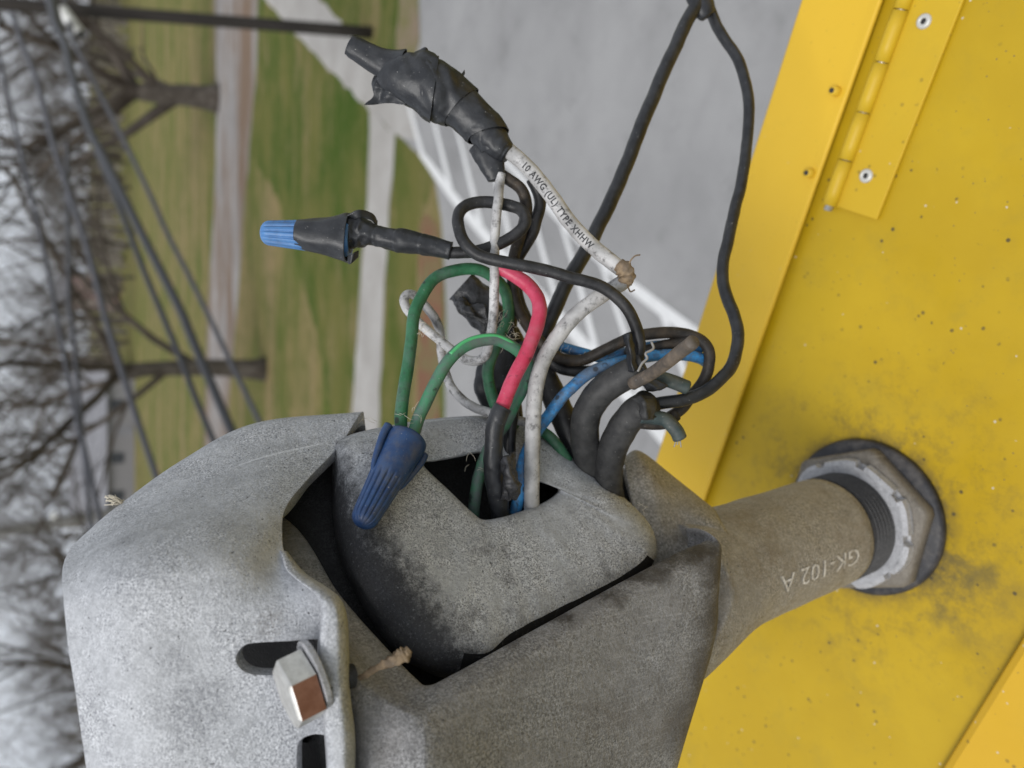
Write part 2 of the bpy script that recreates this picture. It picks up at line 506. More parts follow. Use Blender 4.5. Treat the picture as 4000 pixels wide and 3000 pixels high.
G = Mat('grass', 0.95, 0, 0.1)
c = G.mix(G.noise(0.55, 5, 0.65, vec=G.mapped((0.45, 1.0, 1)), lo=0.36, hi=0.62), (0.075, 0.105, 0.018), (0.185, 0.155, 0.060))
c = G.mix(G.mul(G.noise(0.22, 5, 0.7, vec=G.mapped((0.25, 1.6, 1)), lo=0.46, hi=0.66), 0.85), c, (0.255, 0.185, 0.10))
c = G.mix(G.mul(G.noise(1.6, 6, 0.7, lo=0.45, hi=0.68), 0.5), c, (0.055, 0.085, 0.012))
c = G.mix(G.mul(G.noise(6.0, 6, 0.75, lo=0.5, hi=0.72), 0.55), c, (0.24, 0.20, 0.09))
G.col(c); G.bump(G.noise(9, 6, 0.7), 0.8, 0.06)
gr = mk('ground', [(-900, -120, 0), (900, -120, 0), (900, 1500, 0), (-900, 1500, 0)], [(0, 1, 2, 3)], G.m, origin=(0, 0, 0), smooth=False)
tag(gr, kind='structure')

A = Mat('asphalt_lot', 0.9, 0, 0.2)
c = A.mix(A.noise(0.5, 5, 0.65, lo=0.3, hi=0.7), (0.225, 0.222, 0.222), (0.30, 0.296, 0.294))
c = A.mix(A.mul(A.noise(1.1, 6, 0.7, dist=1.0, lo=0.52, hi=0.74), 0.45), c, (0.15, 0.147, 0.147))
c = A.mix(A.mul(A.noise(2.4, 7, 0.8, dist=.4, lo=0.56, hi=0.70), 0.5), c, (0.13, 0.128, 0.128))
c = A.mix(A.mul(A.noise(60, 3, 0.7, lo=0.4, hi=0.7), 0.25), c, (0.33, 0.33, 0.32))
A.col(c); cr = A.voro(0.22, vec=A.mapped((1, .6, 1), (0, 0, .5)))
A.col(A.mix(A.mul(A.noise(0.35, 7, 0.8, dist=1.6, lo=0.58, hi=0.66), 0.4), c, (0.16, 0.155, 0.152)))
A.bump(A.noise(90, 4, 0.7), 0.4, 0.01)
CN = Mat('concrete_path', 0.9, 0, 0.2)
c = CN.mix(CN.noise(0.9, 5, 0.65, lo=0.3, hi=0.7), (0.30, 0.285, 0.265), (0.37, 0.355, 0.335))
CN.col(CN.mix(CN.mul(CN.noise(3, 5, 0.7, lo=0.5, hi=0.75), 0.4), c, (0.20, 0.18, 0.155)))
RD = Mat('lane_surface', 0.9, 0, 0.2)
c = RD.mix(RD.noise(0.35, 5, 0.65, lo=0.35, hi=0.65), (0.22, 0.205, 0.195), (0.30, 0.285, 0.275))
c = RD.mix(RD.noise(0.22, 5, 0.7, vec=RD.mapped((0.3, 1, 1)), lo=0.46, hi=0.60), c, (0.165, 0.115, 0.08))
RD.col(c)
DT = Mat('leaf_litter', 0.95, 0, 0.1)
c = DT.mix(DT.noise(1.5, 6, 0.7, lo=0.38, hi=0.62), (0.17, 0.085, 0.055), (0.15, 0.125, 0.06))
DT.col(c)
SL = Mat('bare_soil', 0.95, 0, 0.1); SL.col(SL.mix(SL.noise(1.5, 6, 0.7, lo=0.38, hi=0.62), (0.20, 0.155, 0.11), (0.15, 0.14, 0.06)))
PT = Mat('line_paint', 0.7, 0, 0.3)
c = PT.mix(PT.mul(PT.noise(8, 6, 0.75, lo=0.48, hi=0.72), 0.35), (0.62, 0.62, 0.615), (0.36, 0.355, 0.35))
PT.col(c)

flat('road', [(850, -700), (838, 0), (846, 350), (836, 800), (812, 1200), (800, 1600), (785, 2200), (770, 3200),
              (862, 3200), (875, 2200), (893, 1600), (918, 1300), (946, 900), (972, 600), (1000, 250), (1008, 0), (1030, -700)], 0.004, RD.m, n=90, edge=0.3)
VG = Mat('verge_grass', 0.95, 0, 0.1)
c = VG.mix(VG.noise(0.5, 6, 0.7, vec=VG.mapped((0.6, 1.0, 1)), lo=0.36, hi=0.64), (0.050, 0.085, 0.012), (0.13, 0.125, 0.036))
c = VG.mix(VG.mul(VG.noise(0.9, 6, 0.72, vec=VG.mapped((0.4, 1.2, 1)), lo=0.50, hi=0.68), 0.8), c, (0.22, 0.17, 0.085))
c = VG.mix(VG.mul(VG.noise(5.0, 6, 0.8, lo=0.54, hi=0.70), 0.6), c, (0.20, 0.17, 0.07))
VG.col(c); VG.bump(VG.noise(9, 6, 0.7), 0.8, 0.06)
flat('verge', [(1030, -700), (1012, 0), (1006, 250), (978, 600), (1080, 760), (1150, 1000), (1240, 1300), (1300, 1700), (1345, 2300), (1375, 1600), (1410, 1100), (1440, 700), (1444, 436), (1300, 290), (1150, 125), (1040, 0), (900, -350)], 0.003, VG.m, edge=.25)
flat('verge', [(1255, 0), (1312, 60), (1345, 115), (1470, 262), (1560, 320), (1570, 150), (1575, 0), (1570, -300), (1100, -300), (1150, -150)], 0.003, VG.m, edge=.1)
flat('verge', [(1545, 530), (1640, 606), (1695, 700), (1640, 880), (1622, 1200), (1600, 1700), (1590, 2400), (1465, 2400), (1482, 1600), (1502, 1100), (1530, 700)], 0.003, VG.m, edge=.1)
flat('dirt_strip', [(1640, 880), (1715, 900), (1726, 1200), (1712, 1700), (1690, 2300), (1600, 2300), (1622, 1700), (1640, 1200)], 0.004, DT.m, n=60, edge=0.12)
flat('parking_lot', [(1630, -900), (1636, 0), (1642, 150), (1600, 340), (1470, 330), (1445, 435), (1553, 527), (1643, 606), (1700, 705), (1725, 850), (1735, 1000),
                     (1742, 1300), (1735, 1700), (1720, 2300), (1700, 3400), (4400, 3400), (4600, 1500), (4400, -900)], 0.008, A.m, edge=.06)
flat('footpath', [(560, -700), (700, -350), (1040, 0), (1150, 125), (1300, 288), (1445, 436), (1560, 530), (1640, 560), (1600, 345), (1470, 262), (1345, 115), (1312, 60), (1255, 0), (1150, -150), (1050, -700)], 0.010, CN.m, edge=.10)
flat('sidewalk', [(1445, 436), (1545, 528), (1530, 700), (1502, 1100), (1482, 1600), (1465, 2200), (1440, 3300), (1310, 3300), (1345, 2200), (1375, 1600), (1410, 1100), (1440, 700)], 0.012, CN.m, edge=.10)
dirt2 = flat('bare_soil', [(1555, -500), (1560, 0), (1545, 150), (1560, 300), (1600, 330), (1638, 150), (1632, 0), (1626, -500)], 0.006, SL.m, n=40, edge=0.05)

def stripe(pts, z, mb, kw=.72):
    L, R_ = [], []
    Wc = [gpt(p[0], p[1], z) for p in pts]
    for i, p in enumerate(pts):
        a, b = pts[max(i - 1, 0)], pts[min(i + 1, len(pts) - 1)]
        dx, dy = b[0] - a[0], b[1] - a[1]
        k = math.hypot(dx, dy)
        nx, ny = -dy / k * p[2] * kw, dx / k * p[2] * kw
        L.append(gpt(p[0] + nx, p[1] + ny, z)); R_.append(gpt(p[0] - nx, p[1] - ny, z))
    n = len(pts)
    mb.add(L + R_, [(i, i + 1, n + i + 1, n + i) for i in range(n - 1)])

LINES = [
    [(1642, 596, 14), (1700, 673, 20), (1790, 795, 23), (1900, 925, 25), (2060, 1100, 27), (2240, 1300, 30), (2400, 1485, 33), (2600, 1715, 36), (2900, 2060, 42)],
    [(1560, 300, 9), (1750, 420, 10), (1950, 605, 13), (2004, 660, 14), (2090, 755, 16), (2215, 885, 20), (2315, 985, 23), (2450, 1105, 28), (2620, 1235, 33), (2800, 1370, 38), (3100, 1600, 45)],
    [(1588, 360, 10), (1602, 430, 12), (1652, 610, 15)],
    [(1680, 420, 10), (1702, 500, 12), (1760, 735, 16)],
    [(1775, 470, 10), (1805, 580, 12), (1880, 885, 17)],
    [(1900, 570, 11), (1965, 810, 14), (2010, 1020, 18)],
    [(2060, 730, 12), (2110, 950, 16), (2195, 1245, 20)],
    [(2195, 880, 14), (2250, 1060, 17), (2330, 1375, 22)],
    [(2350, 1030, 16), (2440, 1300, 19), (2510, 1580, 24)],
    [(2580, 1210, 18), (2680, 1470, 22), (2760, 1780, 26)],
]
for i, L_ in enumerate(LINES):
    mb = MB()
    stripe(L_, 0.013 + 0.002 * (i if i < 2 else 2), mb, .74 if i < 2 else .52)
    o = mb.build('painted_line', PT.m, smooth=False)
    tag(o, kind='structure')

# pole beside the footpath
BARKD = Mat('dark_pole', 0.8); BARKD.col(BARKD.mix(BARKD.noise(6, 5, 0.6, vec=BARKD.mapped((1, 1, 0.1)), lo=0.3, hi=0.7), (0.022, 0.018, 0.016), (0.045, 0.038, 0.033)))
GREYP = Mat('grey_pole', 0.7); GREYP.col(GREYP.mix(GREYP.noise(6, 5, 0.6, lo=0.3, hi=0.7), (0.16, 0.155, 0.15), (0.22, 0.215, 0.21)))
WHT = Mat('white_fitting', 0.5).col((0.72, 0.72, 0.70)).m
DARK = Mat('dark_fitting', 0.6).col((0.02, 0.02, 0.022)).m
def zcyl(p0, p1, r0, r1, sides=12, n=8):
    c = [p0.lerp(p1, i / (n - 1)) for i in range(n)]
    return sweep(c, [r0 + (r1 - r0) * i / (n - 1) for i in range(n)], sides)

def depth_of(p): return (p - CAM).dot(FW)
pb = gpt(1452, 118)
root = empty('utility_pole', pb)
tag(root, 'dark brown utility pole standing beside the curved concrete footpath', 'utility pole')
# lean it a little towards the road like the photo
pt_ = at(-700, -50, 11.0)
tdir = (at(0, 12, 1) - CAM)
# point on the ray through (0,12) at the pole's own distance
k = pb.y / tdir.y
ptop = CAM + tdir * k
ptop = pb + (ptop - pb) * 1.35
rp = 23 / F * depth_of(pb)
V, Fc = zcyl(pb - Vector((0, 0, 0.3)), ptop, rp, rp * 0.8)
mk('shaft', V, Fc, BARKD.m, root)
q = CAM + (at(268, 82, 1) - CAM) * ((pb.y - 0.3) / (at(268, 82, 1) - CAM).y)
V, Fc = zcyl(q + Vector((0.16, 0, 0.10)), q + Vector((-0.14, 0, -0.14)), 0.09, 0.085, 10, 4)
mk('insulator', V, Fc, WHT, root)
q2 = CAM + (at(302, 115, 1) - CAM) * ((pb.y - 0.3) / (at(302, 115, 1) - CAM).y)
V, Fc = zcyl(q2 + Vector((0.09, 0, 0.05)), q2 + Vector((-0.09, 0, -0.04)), 0.075, 0.07, 10, 4)
mk('clamp', V, Fc, DARK, root)

# overhead lines
CBL = Mat('cable_black', 0.55); CBL.col((0.028, 0.029, 0.034)); CBL = CBL.m
CBG = Mat('cable_grey', 0.5); CBG.col((0.055, 0.055, 0.066)); CBG = CBG.m
def overhead(pts, d0, d1, half, mat, label):
    n = len(pts)
    q = []
    for i, (x, y) in enumerate(pts):
        t = (y - pts[0][1]) / (pts[-1][1] - pts[0][1])
        d = 1.0 / (1 / d0 + (1 / d1 - 1 / d0) * t)
        q.append((x, y, d, half[0] + (half[1] - half[0]) * t))
    c, r = line(q, n * 6)
    st = c[-1] - c[-4]                     # on past the sign, out of the picture
    for k_ in range(1, 9):
        c.append(c[-1] + st.normalized() * 1.2 + Vector((0, 0, .004 * k_)))
        r.append(r[-1])
    V, Fc = sweep(c, r, 8)
    o = mk('overhead_cable', V, Fc, mat)
    tag(o, label, 'cable', 'overhead cables running from the pole')
overhead([(-60, 0), (0, 235), (36, 398), (98, 665), (155, 900), (213, 1179), (260, 1435), (304, 1652), (336, 1779), (420, 2150)], 14, 5, (8.1, 10.4), CBG, 'grey overhead cable crossing the woods and passing the crest of the hood')
overhead([(10, -80), (33, 0), (90, 181), (141, 307), (213, 579), (268, 745), (347, 990), (416, 1254), (506, 1543), (564, 1724), (700, 2120)], 14, 3.4, (10.8, 13.0), CBG, 'grey overhead cable running along the edge between woods and grass')
overhead([(150, -150), (195, 0), (217, 95), (253, 170), (282, 290), (343, 488), (409, 622), (542, 890), (694, 1190), (752, 1327), (905, 1685), (1050, 2020)], 14, 2.6, (16.2, 19.5), CBL, 'thickest black overhead cable crossing the grass, middle of three')
overhead([(180, -150), (240, 120), (300, 340), (370, 560), (434, 720), (506, 907), (560, 1052), (629, 1218), (705, 1399), (767, 1562), (900, 1880)], 14, 3.0, (10.8, 13.0), CBL, 'thin black overhead cable splitting from the thickest one above the grass')
overhead([(250, -20), (282, 137), (325, 235), (398, 380), (463, 506), (579, 745), (651, 907), (716, 1034), (788, 1179), (870, 1350), (1010, 1640), (1150, 1930)], 14, 2.6, (9.5, 11.7), CBG, 'grey overhead cable lowest over the grass, nearest the road')
overhead([(262, 560), (268, 900), (271, 1179), (282, 1254), (297, 1417), (330, 1800), (350, 2000)], 16, 9, (9.5, 9.1), CBG, 'short steep grey overhead cable seen only in front of the woods')

# bare trees
BK = Mat('bark', 0.9, 0, 0.2); BK.col(BK.mix(BK.noise(3, 5, 0.7, lo=0.3, hi=0.7), (0.055, 0.045, 0.036), (0.12, 0.105, 0.088))); BK = BK.m
TW = Mat('twigs', 0.95, 0, 0.1); TW.col(TW.mix(TW.noise(0.8, 4, 0.7, lo=0.3, hi=0.7), (0.050, 0.040, 0.032), (0.115, 0.098, 0.082))); TW = TW.m

def limb(mb, p, d, r, ln, lev, maxlev, rng, sides):
    n = 4
    c = [p.copy()]
    dd = d.copy()
    for i in range(n):
        dd = (dd + Vector((rng.uniform(-1, 1), rng.uniform(-1, 1), rng.uniform(-0.6, 0.8))) * (0.16 + 0.05 * lev)).normalized()
        c.append(c[-1] + dd * ln / n)
    rad = [r * (1 - 0.5 * i / n) for i in range(n + 1)]
    V, Fc = sweep(c, rad, sides, cap0=False)
    mb.add(V, Fc)
    if lev < maxlev:
        k = rng.randint(3, 4) if lev else rng.randint(4, 6)
        for j in range(k):
            u = rng.uniform(0.35, 1.0) if j else 1.0
            i = min(int(u * n), n - 1)
            q = c[i].lerp(c[i + 1], u * n - i)
            nd = (dd * 0.75 + Vector((rng.uniform(-1, 1), rng.uniform(-1, 1), rng.uniform(-0.35, 0.75)))).normalized()
            limb(mb, q, nd, rad[i] * rng.uniform(0.45, 0.7), ln * rng.uniform(0.55, 0.8), lev + 1, maxlev, rng, 4 if lev > 0 else 5)

def make_tree(seed, h, r, maxlev, label, group, lowfork=0.4):
    rng = random.Random(seed)
    root = empty('bare_tree', (0, 0, 0))
    tag(root, label, 'tree', group)
    n = 7
    c = [Vector((0, 0, -0.2))]
    d = Vector((0, 0, 1))
    for i in range(n):
        d = (d + Vector((rng.uniform(-1, 1), rng.uniform(-1, 1), 0)) * 0.09).normalized()
        c.append(c[-1] + d * h * lowfork / n * 1.2)
    rad = [r * (1.55 - 0.5 * min(1, i / 1.2)) * (1 - 0.05 * i) for i in range(n + 1)]
    V, Fc = sweep(c, rad, 9)
    mk('trunk', V, Fc, BK, root, origin=(0, 0, 0))
    mb = MB()
    for j in range(7):
        u = 1.0 if j < 3 else rng.uniform(0.45, 1.0)
        i = min(int(u * n), n - 1)
        q = c[i].lerp(c[i + 1], u * n - i)
        a = j * 2.4 + rng.uniform(-0.4, 0.4)
        nd = Vector((math.cos(a), math.sin(a), rng.uniform(0.35, 1.3))).normalized()
        limb(mb, q, nd, r * rng.uniform(0.35, 0.55), h * rng.uniform(0.26, 0.4), 0, maxlev, rng, 6)
    mb.build('crown', TW, root, origin=(0, 0, 0))
    return root

def copy_tree(src, label=None):
    c = src.copy()
    COL.objects.link(c)
    for ch in src.children:
        d = ch.copy()
        COL.objects.link(d)
        d.parent = c
    if label: c['label'] = label
    return c

# the two big trees on the grass
tA = make_tree(3, 15, 0.46, 4, 'grey bare tree with thick trunk and low side limb on the grass near the pole', None, 0.17)
tA.location = gpt(850, 385)
tB = make_tree(12, 15, 0.27, 4, 'forked bare tree with flared foot on the grass beside the metal hood', None, 0.22)
tB.location = gpt(1035, 1440)
tB.rotation_euler.z = 1.2
# woods
protos = [make_tree(s, h, r, 3, 'bare grey brown tree among the woods behind the grass', 'bare trees of the woods', lf)
          for s, h, r, lf in ((21, 15, 0.22, 0.25), (22, 18, 0.26, 0.3), (23, 13, 0.17, 0.18), (24, 16, 0.24, 0.22))]
rw = random.Random(5)
spots = []
for i in range(52):
    y = 98 + (i % 5) * 13 + rw.uniform(-5, 5)
    x = (-0.62 + 1.24 * ((i * 0.618) % 1.0)) * y
    spots.append((x, y))
for i in range(22):
    y = 96 + (i % 5) * 14 + rw.uniform(-5, 5)
    spots.append(((0.02 + .58 * ((i * 0.618) % 1.0)) * y, y))
for i, (x, y) in enumerate(spots):
    t = protos[i] if i < 4 else copy_tree(protos[i % 4])
    t.location = (x, y, 0)
    t.rotation_euler.z = rw.uniform(0, 6.28)
    s = rw.uniform(0.85, 1.3)
    t.scale = (s, s, s * rw.uniform(0.9, 1.15))
# near bare tree at the lower left of the picture
tC = make_tree(31, 13, 0.20, 4, 'nearest bare tree with dark crossing branches against bright sky beside the hood', None, 0.2)
tC.location = (-8.6, 24, 0)
tC.rotation_euler.z = 0.7

# undergrowth: one mass
mb = MB()
ru = random.Random(9)
for i in range(2800):
    y = ru.uniform(104, 175)
    x = ru.uniform(-0.75, 0.75) * y
    h = ru.uniform(1.0, 6.5) * (1.0 if ru.random() < 0.8 else 1.5)
    a = ru.uniform(0, 3.14)
    wdt = ru.uniform(0.05, 0.38)
    lx, ly = ru.uniform(-0.5, 0.5), ru.uniform(-0.5, 0.5)
    z0 = ru.uniform(0, 1.0)
    dx, dy = math.cos(a) * wdt, math.sin(a) * wdt
    mb.add([(x - dx, y - dy, z0), (x + dx, y + dy, z0), (x + dx * .3 + lx, y + dy * .3 + ly, z0 + h), (x - dx * .3 + lx, y - dy * .3 + ly, z0 + h)], [(0, 1, 2, 3)])
BR = Mat('brush', 0.95, 0, 0.1); BR.col(BR.mix(BR.noise(0.12, 5, 0.75, lo=0.40, hi=0.60), (0.075, 0.058, 0.044), (0.30, 0.275, 0.24)))
o = mb.build('undergrowth', BR.m, smooth=False)
tag(o, 'brown leafless undergrowth along the foot of the woods', kind='stuff')

# far houses
HW = Mat('house_wall', 0.8); HW.col((0.22, 0.215, 0.22)); HW = HW.m
HP = Mat('house_wall_pink', 0.8); HP.col((0.38, 0.27, 0.25)); HP = HP.m
HR = Mat('house_roof', 0.85); HR.col(HR.mix(HR.noise(2, 4, 0.6, lo=0.3, hi=0.7), (0.16, 0.16, 0.175), (0.25, 0.25, 0.265))); HR = HR.m
WIN = Mat('house_window', 0.15); WIN.col((0.05, 0.055, 0.065)); WIN = WIN.m
def box(c0, c1):
    x0, y0, z0 = c0; x1, y1, z1 = c1
    V = [(x0, y0, z0), (x1, y0, z0), (x1, y1, z0), (x0, y1, z0), (x0, y0, z1), (x1, y0, z1), (x1, y1, z1), (x0, y1, z1)]
    return V, [(0, 3, 2, 1), (4, 5, 6, 7), (0, 1, 5, 4), (1, 2, 6, 5), (2, 3, 7, 6), (3, 0, 4, 7)]
def house(x, y, wx, wy, hw, hr, wall, label):
    r = empty('house', (x, y, 0))
    tag(r, label, 'house')
    V, Fc = box((x - wx, y - wy, 0), (x + wx, y + wy, hw))
    mk('wall', V, Fc, wall, r, smooth=False)
    e = 0.4
    V = [(x - wx - e, y - wy - e, hw + .003), (x + wx + e, y - wy - e, hw + .003), (x + wx + e, y + wy + e, hw + .003), (x - wx - e, y + wy + e, hw + .003), (x - wx, y, hw + hr), (x + wx, y, hw + hr)]
    rf = mk('roof', V, [(0, 1, 5, 4), (2, 3, 4, 5), (1, 2, 5), (3, 0, 4), (3, 2, 1, 0)], HR, r, smooth=False)
    V, Fc = box((x - wx * .4, y + wy * .1, hw + hr * .4), (x - wx * .25, y + wy * .3, hw + hr + 0.5))
    mk('chimney', V, Fc, HP, rf, smooth=False)
    for k in (-0.6, -0.1, 0.6):
        V, Fc = box((x + wx * k - .55, y - wy - .05, 1.0), (x + wx * k + .55, y - wy + .02, 2.3))
        wd = mk('window', V, Fc, WIN, r, smooth=False)
        V, Fc = box((x + wx * k - .7, y - wy - .08, 2.3), (x + wx * k + .7, y - wy + .01, 2.42))
        mk('lintel', V, Fc, HW, wd, smooth=False)
    V, Fc = box((x + wx * .2, y - wy - .05, 0.05), (x + wx * .2 + 1.0, y - wy + .02, 2.1))
    mk('door', V, Fc, HR, r, smooth=False)
house(-7.0, 96, 8.0, 5.0, 2.6, 3.6, HW, 'wide grey roofed house behind the grass, beside the hood edge')
house(14.0, 135, 2.2, 3.0, 7.0, 1.6, HP, 'narrow tall pinkish house half hidden in the woods behind the cables')
# grey post at the lower left
pg = gpt(560, 1985)
root = empty('lamp_post', pg)
tag(root, 'pale grey post rising past the hood against the bright branches', 'post')
td = at(0, 2078, 1) - CAM
ptop = CAM + td * (pg.y / td.y)
ptop = pg + (ptop - pg) * 1.5
rr = 22 / F * depth_of(pg)
V, Fc = zcyl(pg, ptop, rr, rr * 0.95)
mk('shaft', V, Fc, GREYP.m, root)
qq = pg + (ptop - pg) * 0.42
V, Fc = box((qq.x - .0, qq.y - .4, qq.z - .05), (qq.x + 0.9, qq.y - .32, qq.z + .35))
mk('plate', V, Fc, WHT, root, smooth=False)

# ------------------------------------------------------------------ yellow sign cabinet
SC = 1.065
N0 = at(3381, 2015, 0.265 * SC)                      # mast foot on the cabinet top
adir = camv(4080, -500, 3000).normalized()      # mast axis, pointing down into the cabinet
up = -adir                                      # cabinet top normal
U = camv(-977, 5974, 3000).normalized()
U = (U - up * U.dot(up)).normalized()           # along the hinge line (towards photo bottom)
Wd = up.cross(U).normalized()                   # across the cabinet
def onp(px, py, h=0.0):
    r = camv((px - 2000) / F, (py - 1500) / F, 1.0)
    o = N0 + up * h
    t = (o - CAM).dot(up) / r.dot(up)
    return CAM + r * t
def loc(p):
    q = p - N0
    return q.dot(U), q.dot(Wd), q.dot(up)
def fr(u, v, h): return N0 + U * u + Wd * v + up * h
vf = (loc(onp(3430, 0))[1] + loc(onp(2790, 1990))[1]) / 2          # far fold
vn = (loc(onp(4000, 2480))[1] + loc(onp(3690, 3000))[1]) / 2       # near fold
vo = (loc(onp(3115, 0, .003))[1] + loc(onp(2572, 1825, .003))[1]) / 2   # outer edge of the far flange
sg = 1 if vn > vf else -1
U0, U1, DEP = -0.62, 0.62, 0.55
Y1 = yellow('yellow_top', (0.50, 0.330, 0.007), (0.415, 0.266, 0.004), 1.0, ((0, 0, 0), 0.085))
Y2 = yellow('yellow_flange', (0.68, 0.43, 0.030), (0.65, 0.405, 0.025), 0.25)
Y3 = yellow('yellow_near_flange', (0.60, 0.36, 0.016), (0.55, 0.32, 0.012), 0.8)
cab = empty('sign_cabinet', N0)
tag(cab, 'yellow painted metal sign cabinet with hinged face under the grey weatherhead', 'sign cabinet')
def prism(prof, name, mat, parent, u0=U0, u1=U1, bev=0.0, origin=None, nseg=1):
    """closed profile in (v,h) swept along U"""
    n = len(prof)
    V = []
    for k in range(nseg + 1):
        u = u0 + (u1 - u0) * k / nseg
        V += [fr(u, v, h) for v, h in prof]
    Fc = []
    for k in range(nseg):
        Fc += [(k * n + i, k * n + (i + 1) % n, (k + 1) * n + (i + 1) % n, (k + 1) * n + i) for i in range(n)]
    Fc += [tuple(reversed(range(n))), tuple(nseg * n + i for i in range(n))]
    bm = bmesh.new()
    vs = [bm.verts.new(v) for v in V]
    for q in Fc: bm.faces.new([vs[i] for i in q])
    bmesh.ops.recalc_face_normals(bm, faces=bm.faces)
    V2 = [v.co.copy() for v in bm.verts]
    F2 = [tuple(v.index for v in f.verts) for f in bm.faces]
    bm.verts.index_update()
    F2 = [tuple(v.index for v in f.verts) for f in bm.faces]
    bm.free()
    o = mk(name, V2, F2, mat, parent, origin=origin, smooth=False)
    if bev: bevel(o, bev, 3)
    return o
prism([(vf - sg * .004, 0), (vn + sg * .004, 0), (vn + sg * .004, -.0025), (vf - sg * .004, -.0025)], 'top_panel', Y1.m, cab, origin=N0)
# far flange: an L that overlaps the top panel, with a small raised lip at the fold
prism([(vf, .0028), (vf, .0040), (vf - sg * .0007, .0046), (vf - sg * .004, .0042), (vo, .0030), (vo - sg * .0012, .0018),
       (vo - sg * .0012, -DEP), (vo, -DEP), (vo, .0005), (vf - sg * .004, .0022)], 'face_flange', Y2.m, cab, bev=0.0006)
von = vn + sg * .055
prism([(vn, .0010), (vn + sg * .0008, .0040), (vn + sg * .0030, .0052), (von, .0046), (von + sg * .0012, .0034), (von + sg * .0012, -DEP), (von, -DEP), (von, .0016), (vn + sg * .003, .0012)],
      'face_flange', Y3.m, cab, bev=0.0006)
prism([(vo, -DEP), (von, -DEP), (von, -DEP - .003), (vo, -DEP - .003)], 'bottom_panel', Y2.m, cab)
for u in (U0, U1):
    prism([(vo, .0004), (von, .0004), (von, -DEP + .003), (vo, -DEP + .003)], 'end_panel', Y2.m, cab, u0=u, u1=u + (.002 if u > 0 else -.002))
# the post that carries the cabinet
cb = fr(0, (vo + von) / 2, -DEP - .003)
V, Fc = zcyl(Vector((cb.x, cb.y, 0)), cb + Vector((0, 0, .02)), 0.05, 0.05, 20, 3)
mk('post', V, Fc, GREYP.m, cab)
# hinge
kb = onp(3250, 805, .0022); kt = onp(3494, 90, .0022)
uk0, vk, _ = loc(kb); uk1 = loc(kt)[0]
vk = (vk + loc(kt)[1]) / 2
hr = 0.0027
hinge = empty('hinge', fr(uk0, vk, .003))
hinge.parent = cab
hinge.location = fr(uk0, vk, .003) - N0
WLOC[hinge.name] = fr(uk0, vk, .003)
lu, lv, _ = loc(onp(3430, 870))
j1 = loc(onp(3370, 625, .0022))[0]; j2 = loc(onp(3305 + 105, 402, .0022))[0]
pitch = abs(loc(onp(3300, 624, .0022))[0] - uk0)
YH = yellow('yellow_hinge', (0.56, 0.37, 0.016), (0.52, 0.33, 0.014), 0.5)
dirn = -1
u = uk0
for i in range(10):
    ua, ub = u, u + dirn * pitch
    if ub < U0: break
    c = [fr(ua + (ub - ua) * (0.012 + 0.976 * t / 3), vk, .0026) for t in range(4)]
    V, Fc = sweep(c, [hr] * 4, 18)
    o = mk('knuckle', V, Fc, YH.m, hinge)
    for p in o.data.polygons:
        if len(p.vertices) > 4: p.use_smooth = False
    u = ub
uend = u
c = [fr(uk0 + .0018, vk, .0026), fr(uk0 - .05, vk, .0026), fr(uend, vk, .0026)]
V, Fc = sweep(c, [hr * 0.55] * 3, 12)
mk('hinge_pin', V, Fc, M_STEEL, hinge)
prism([(vk + sg * hr * .2, .0004), (lv, .0004), (lv, .0019), (vk + sg * hr * .2, .0019)], 'hinge_leaf', YH.m, hinge, u0=uk0 - .0002, u1=uend, bev=0.0004)
def rivet(px, py, parent, mat, h=.0019, r=0.0024):
    u_, v_, _ = loc(onp(px, py, h))
    rings = [(r * 1.02, 0), (r, .0005), (r * .8, .0009), (r * .42, .0010), (r * .36, .0002)]
    V, Fc = [], []
    s = 20
    for rr_, hh in rings:
        V += [fr(u_ + math.cos(2 * math.pi * j / s) * rr_, v_ + math.sin(2 * math.pi * j / s) * rr_, h + hh) for j in range(s)]
    for i in range(len(rings) - 1):
        Fc += [(i * s + j, i * s + (j + 1) % s, (i + 1) * s + (j + 1) % s, (i + 1) * s + j) for j in range(s)]
    if sg: Fc = [tuple(reversed(q)) for q in Fc]
    o = mk('rivet', V, Fc, mat, parent)
    c_ = [fr(u_, v_, h + .0001), fr(u_, v_, h + .0004)]
    V, Fc = sweep(c_, [r * .38] * 2, 12)
    mk('rivet_core', V, Fc, DARK, o)
    return o
M_RIV = Mat('rivet_alu', 0.45, 0.3); M_RIV.col((0.55, 0.54, 0.50)); M_RIV = M_RIV.m
for x, y in ((3610, 84), (3384, 687)):
    rivet(x, y, cab, M_RIV)
ud = loc(onp(3610, 84))[0] - loc(onp(3384, 687))[0]
for x, y in ((3258, 355), (3158, 676)):
    u_, v_, _ = loc(onp(x, y, .006))
    c_ = [fr(u_, v_, .0030), fr(u_, v_, .0052), fr(u_, v_, .0074)]
    V, Fc = sweep(c_, [.0021, .0017, .0015], 14)
    o = mk('rivet_tail', V, Fc, Y2.m, cab)
    c_ = [fr(u_, v_, .0072), fr(u_, v_, .0076)]
    V, Fc = sweep(c_, [.0009, .0009], 10)
    mk('rivet_core', V, Fc, DARK, o)

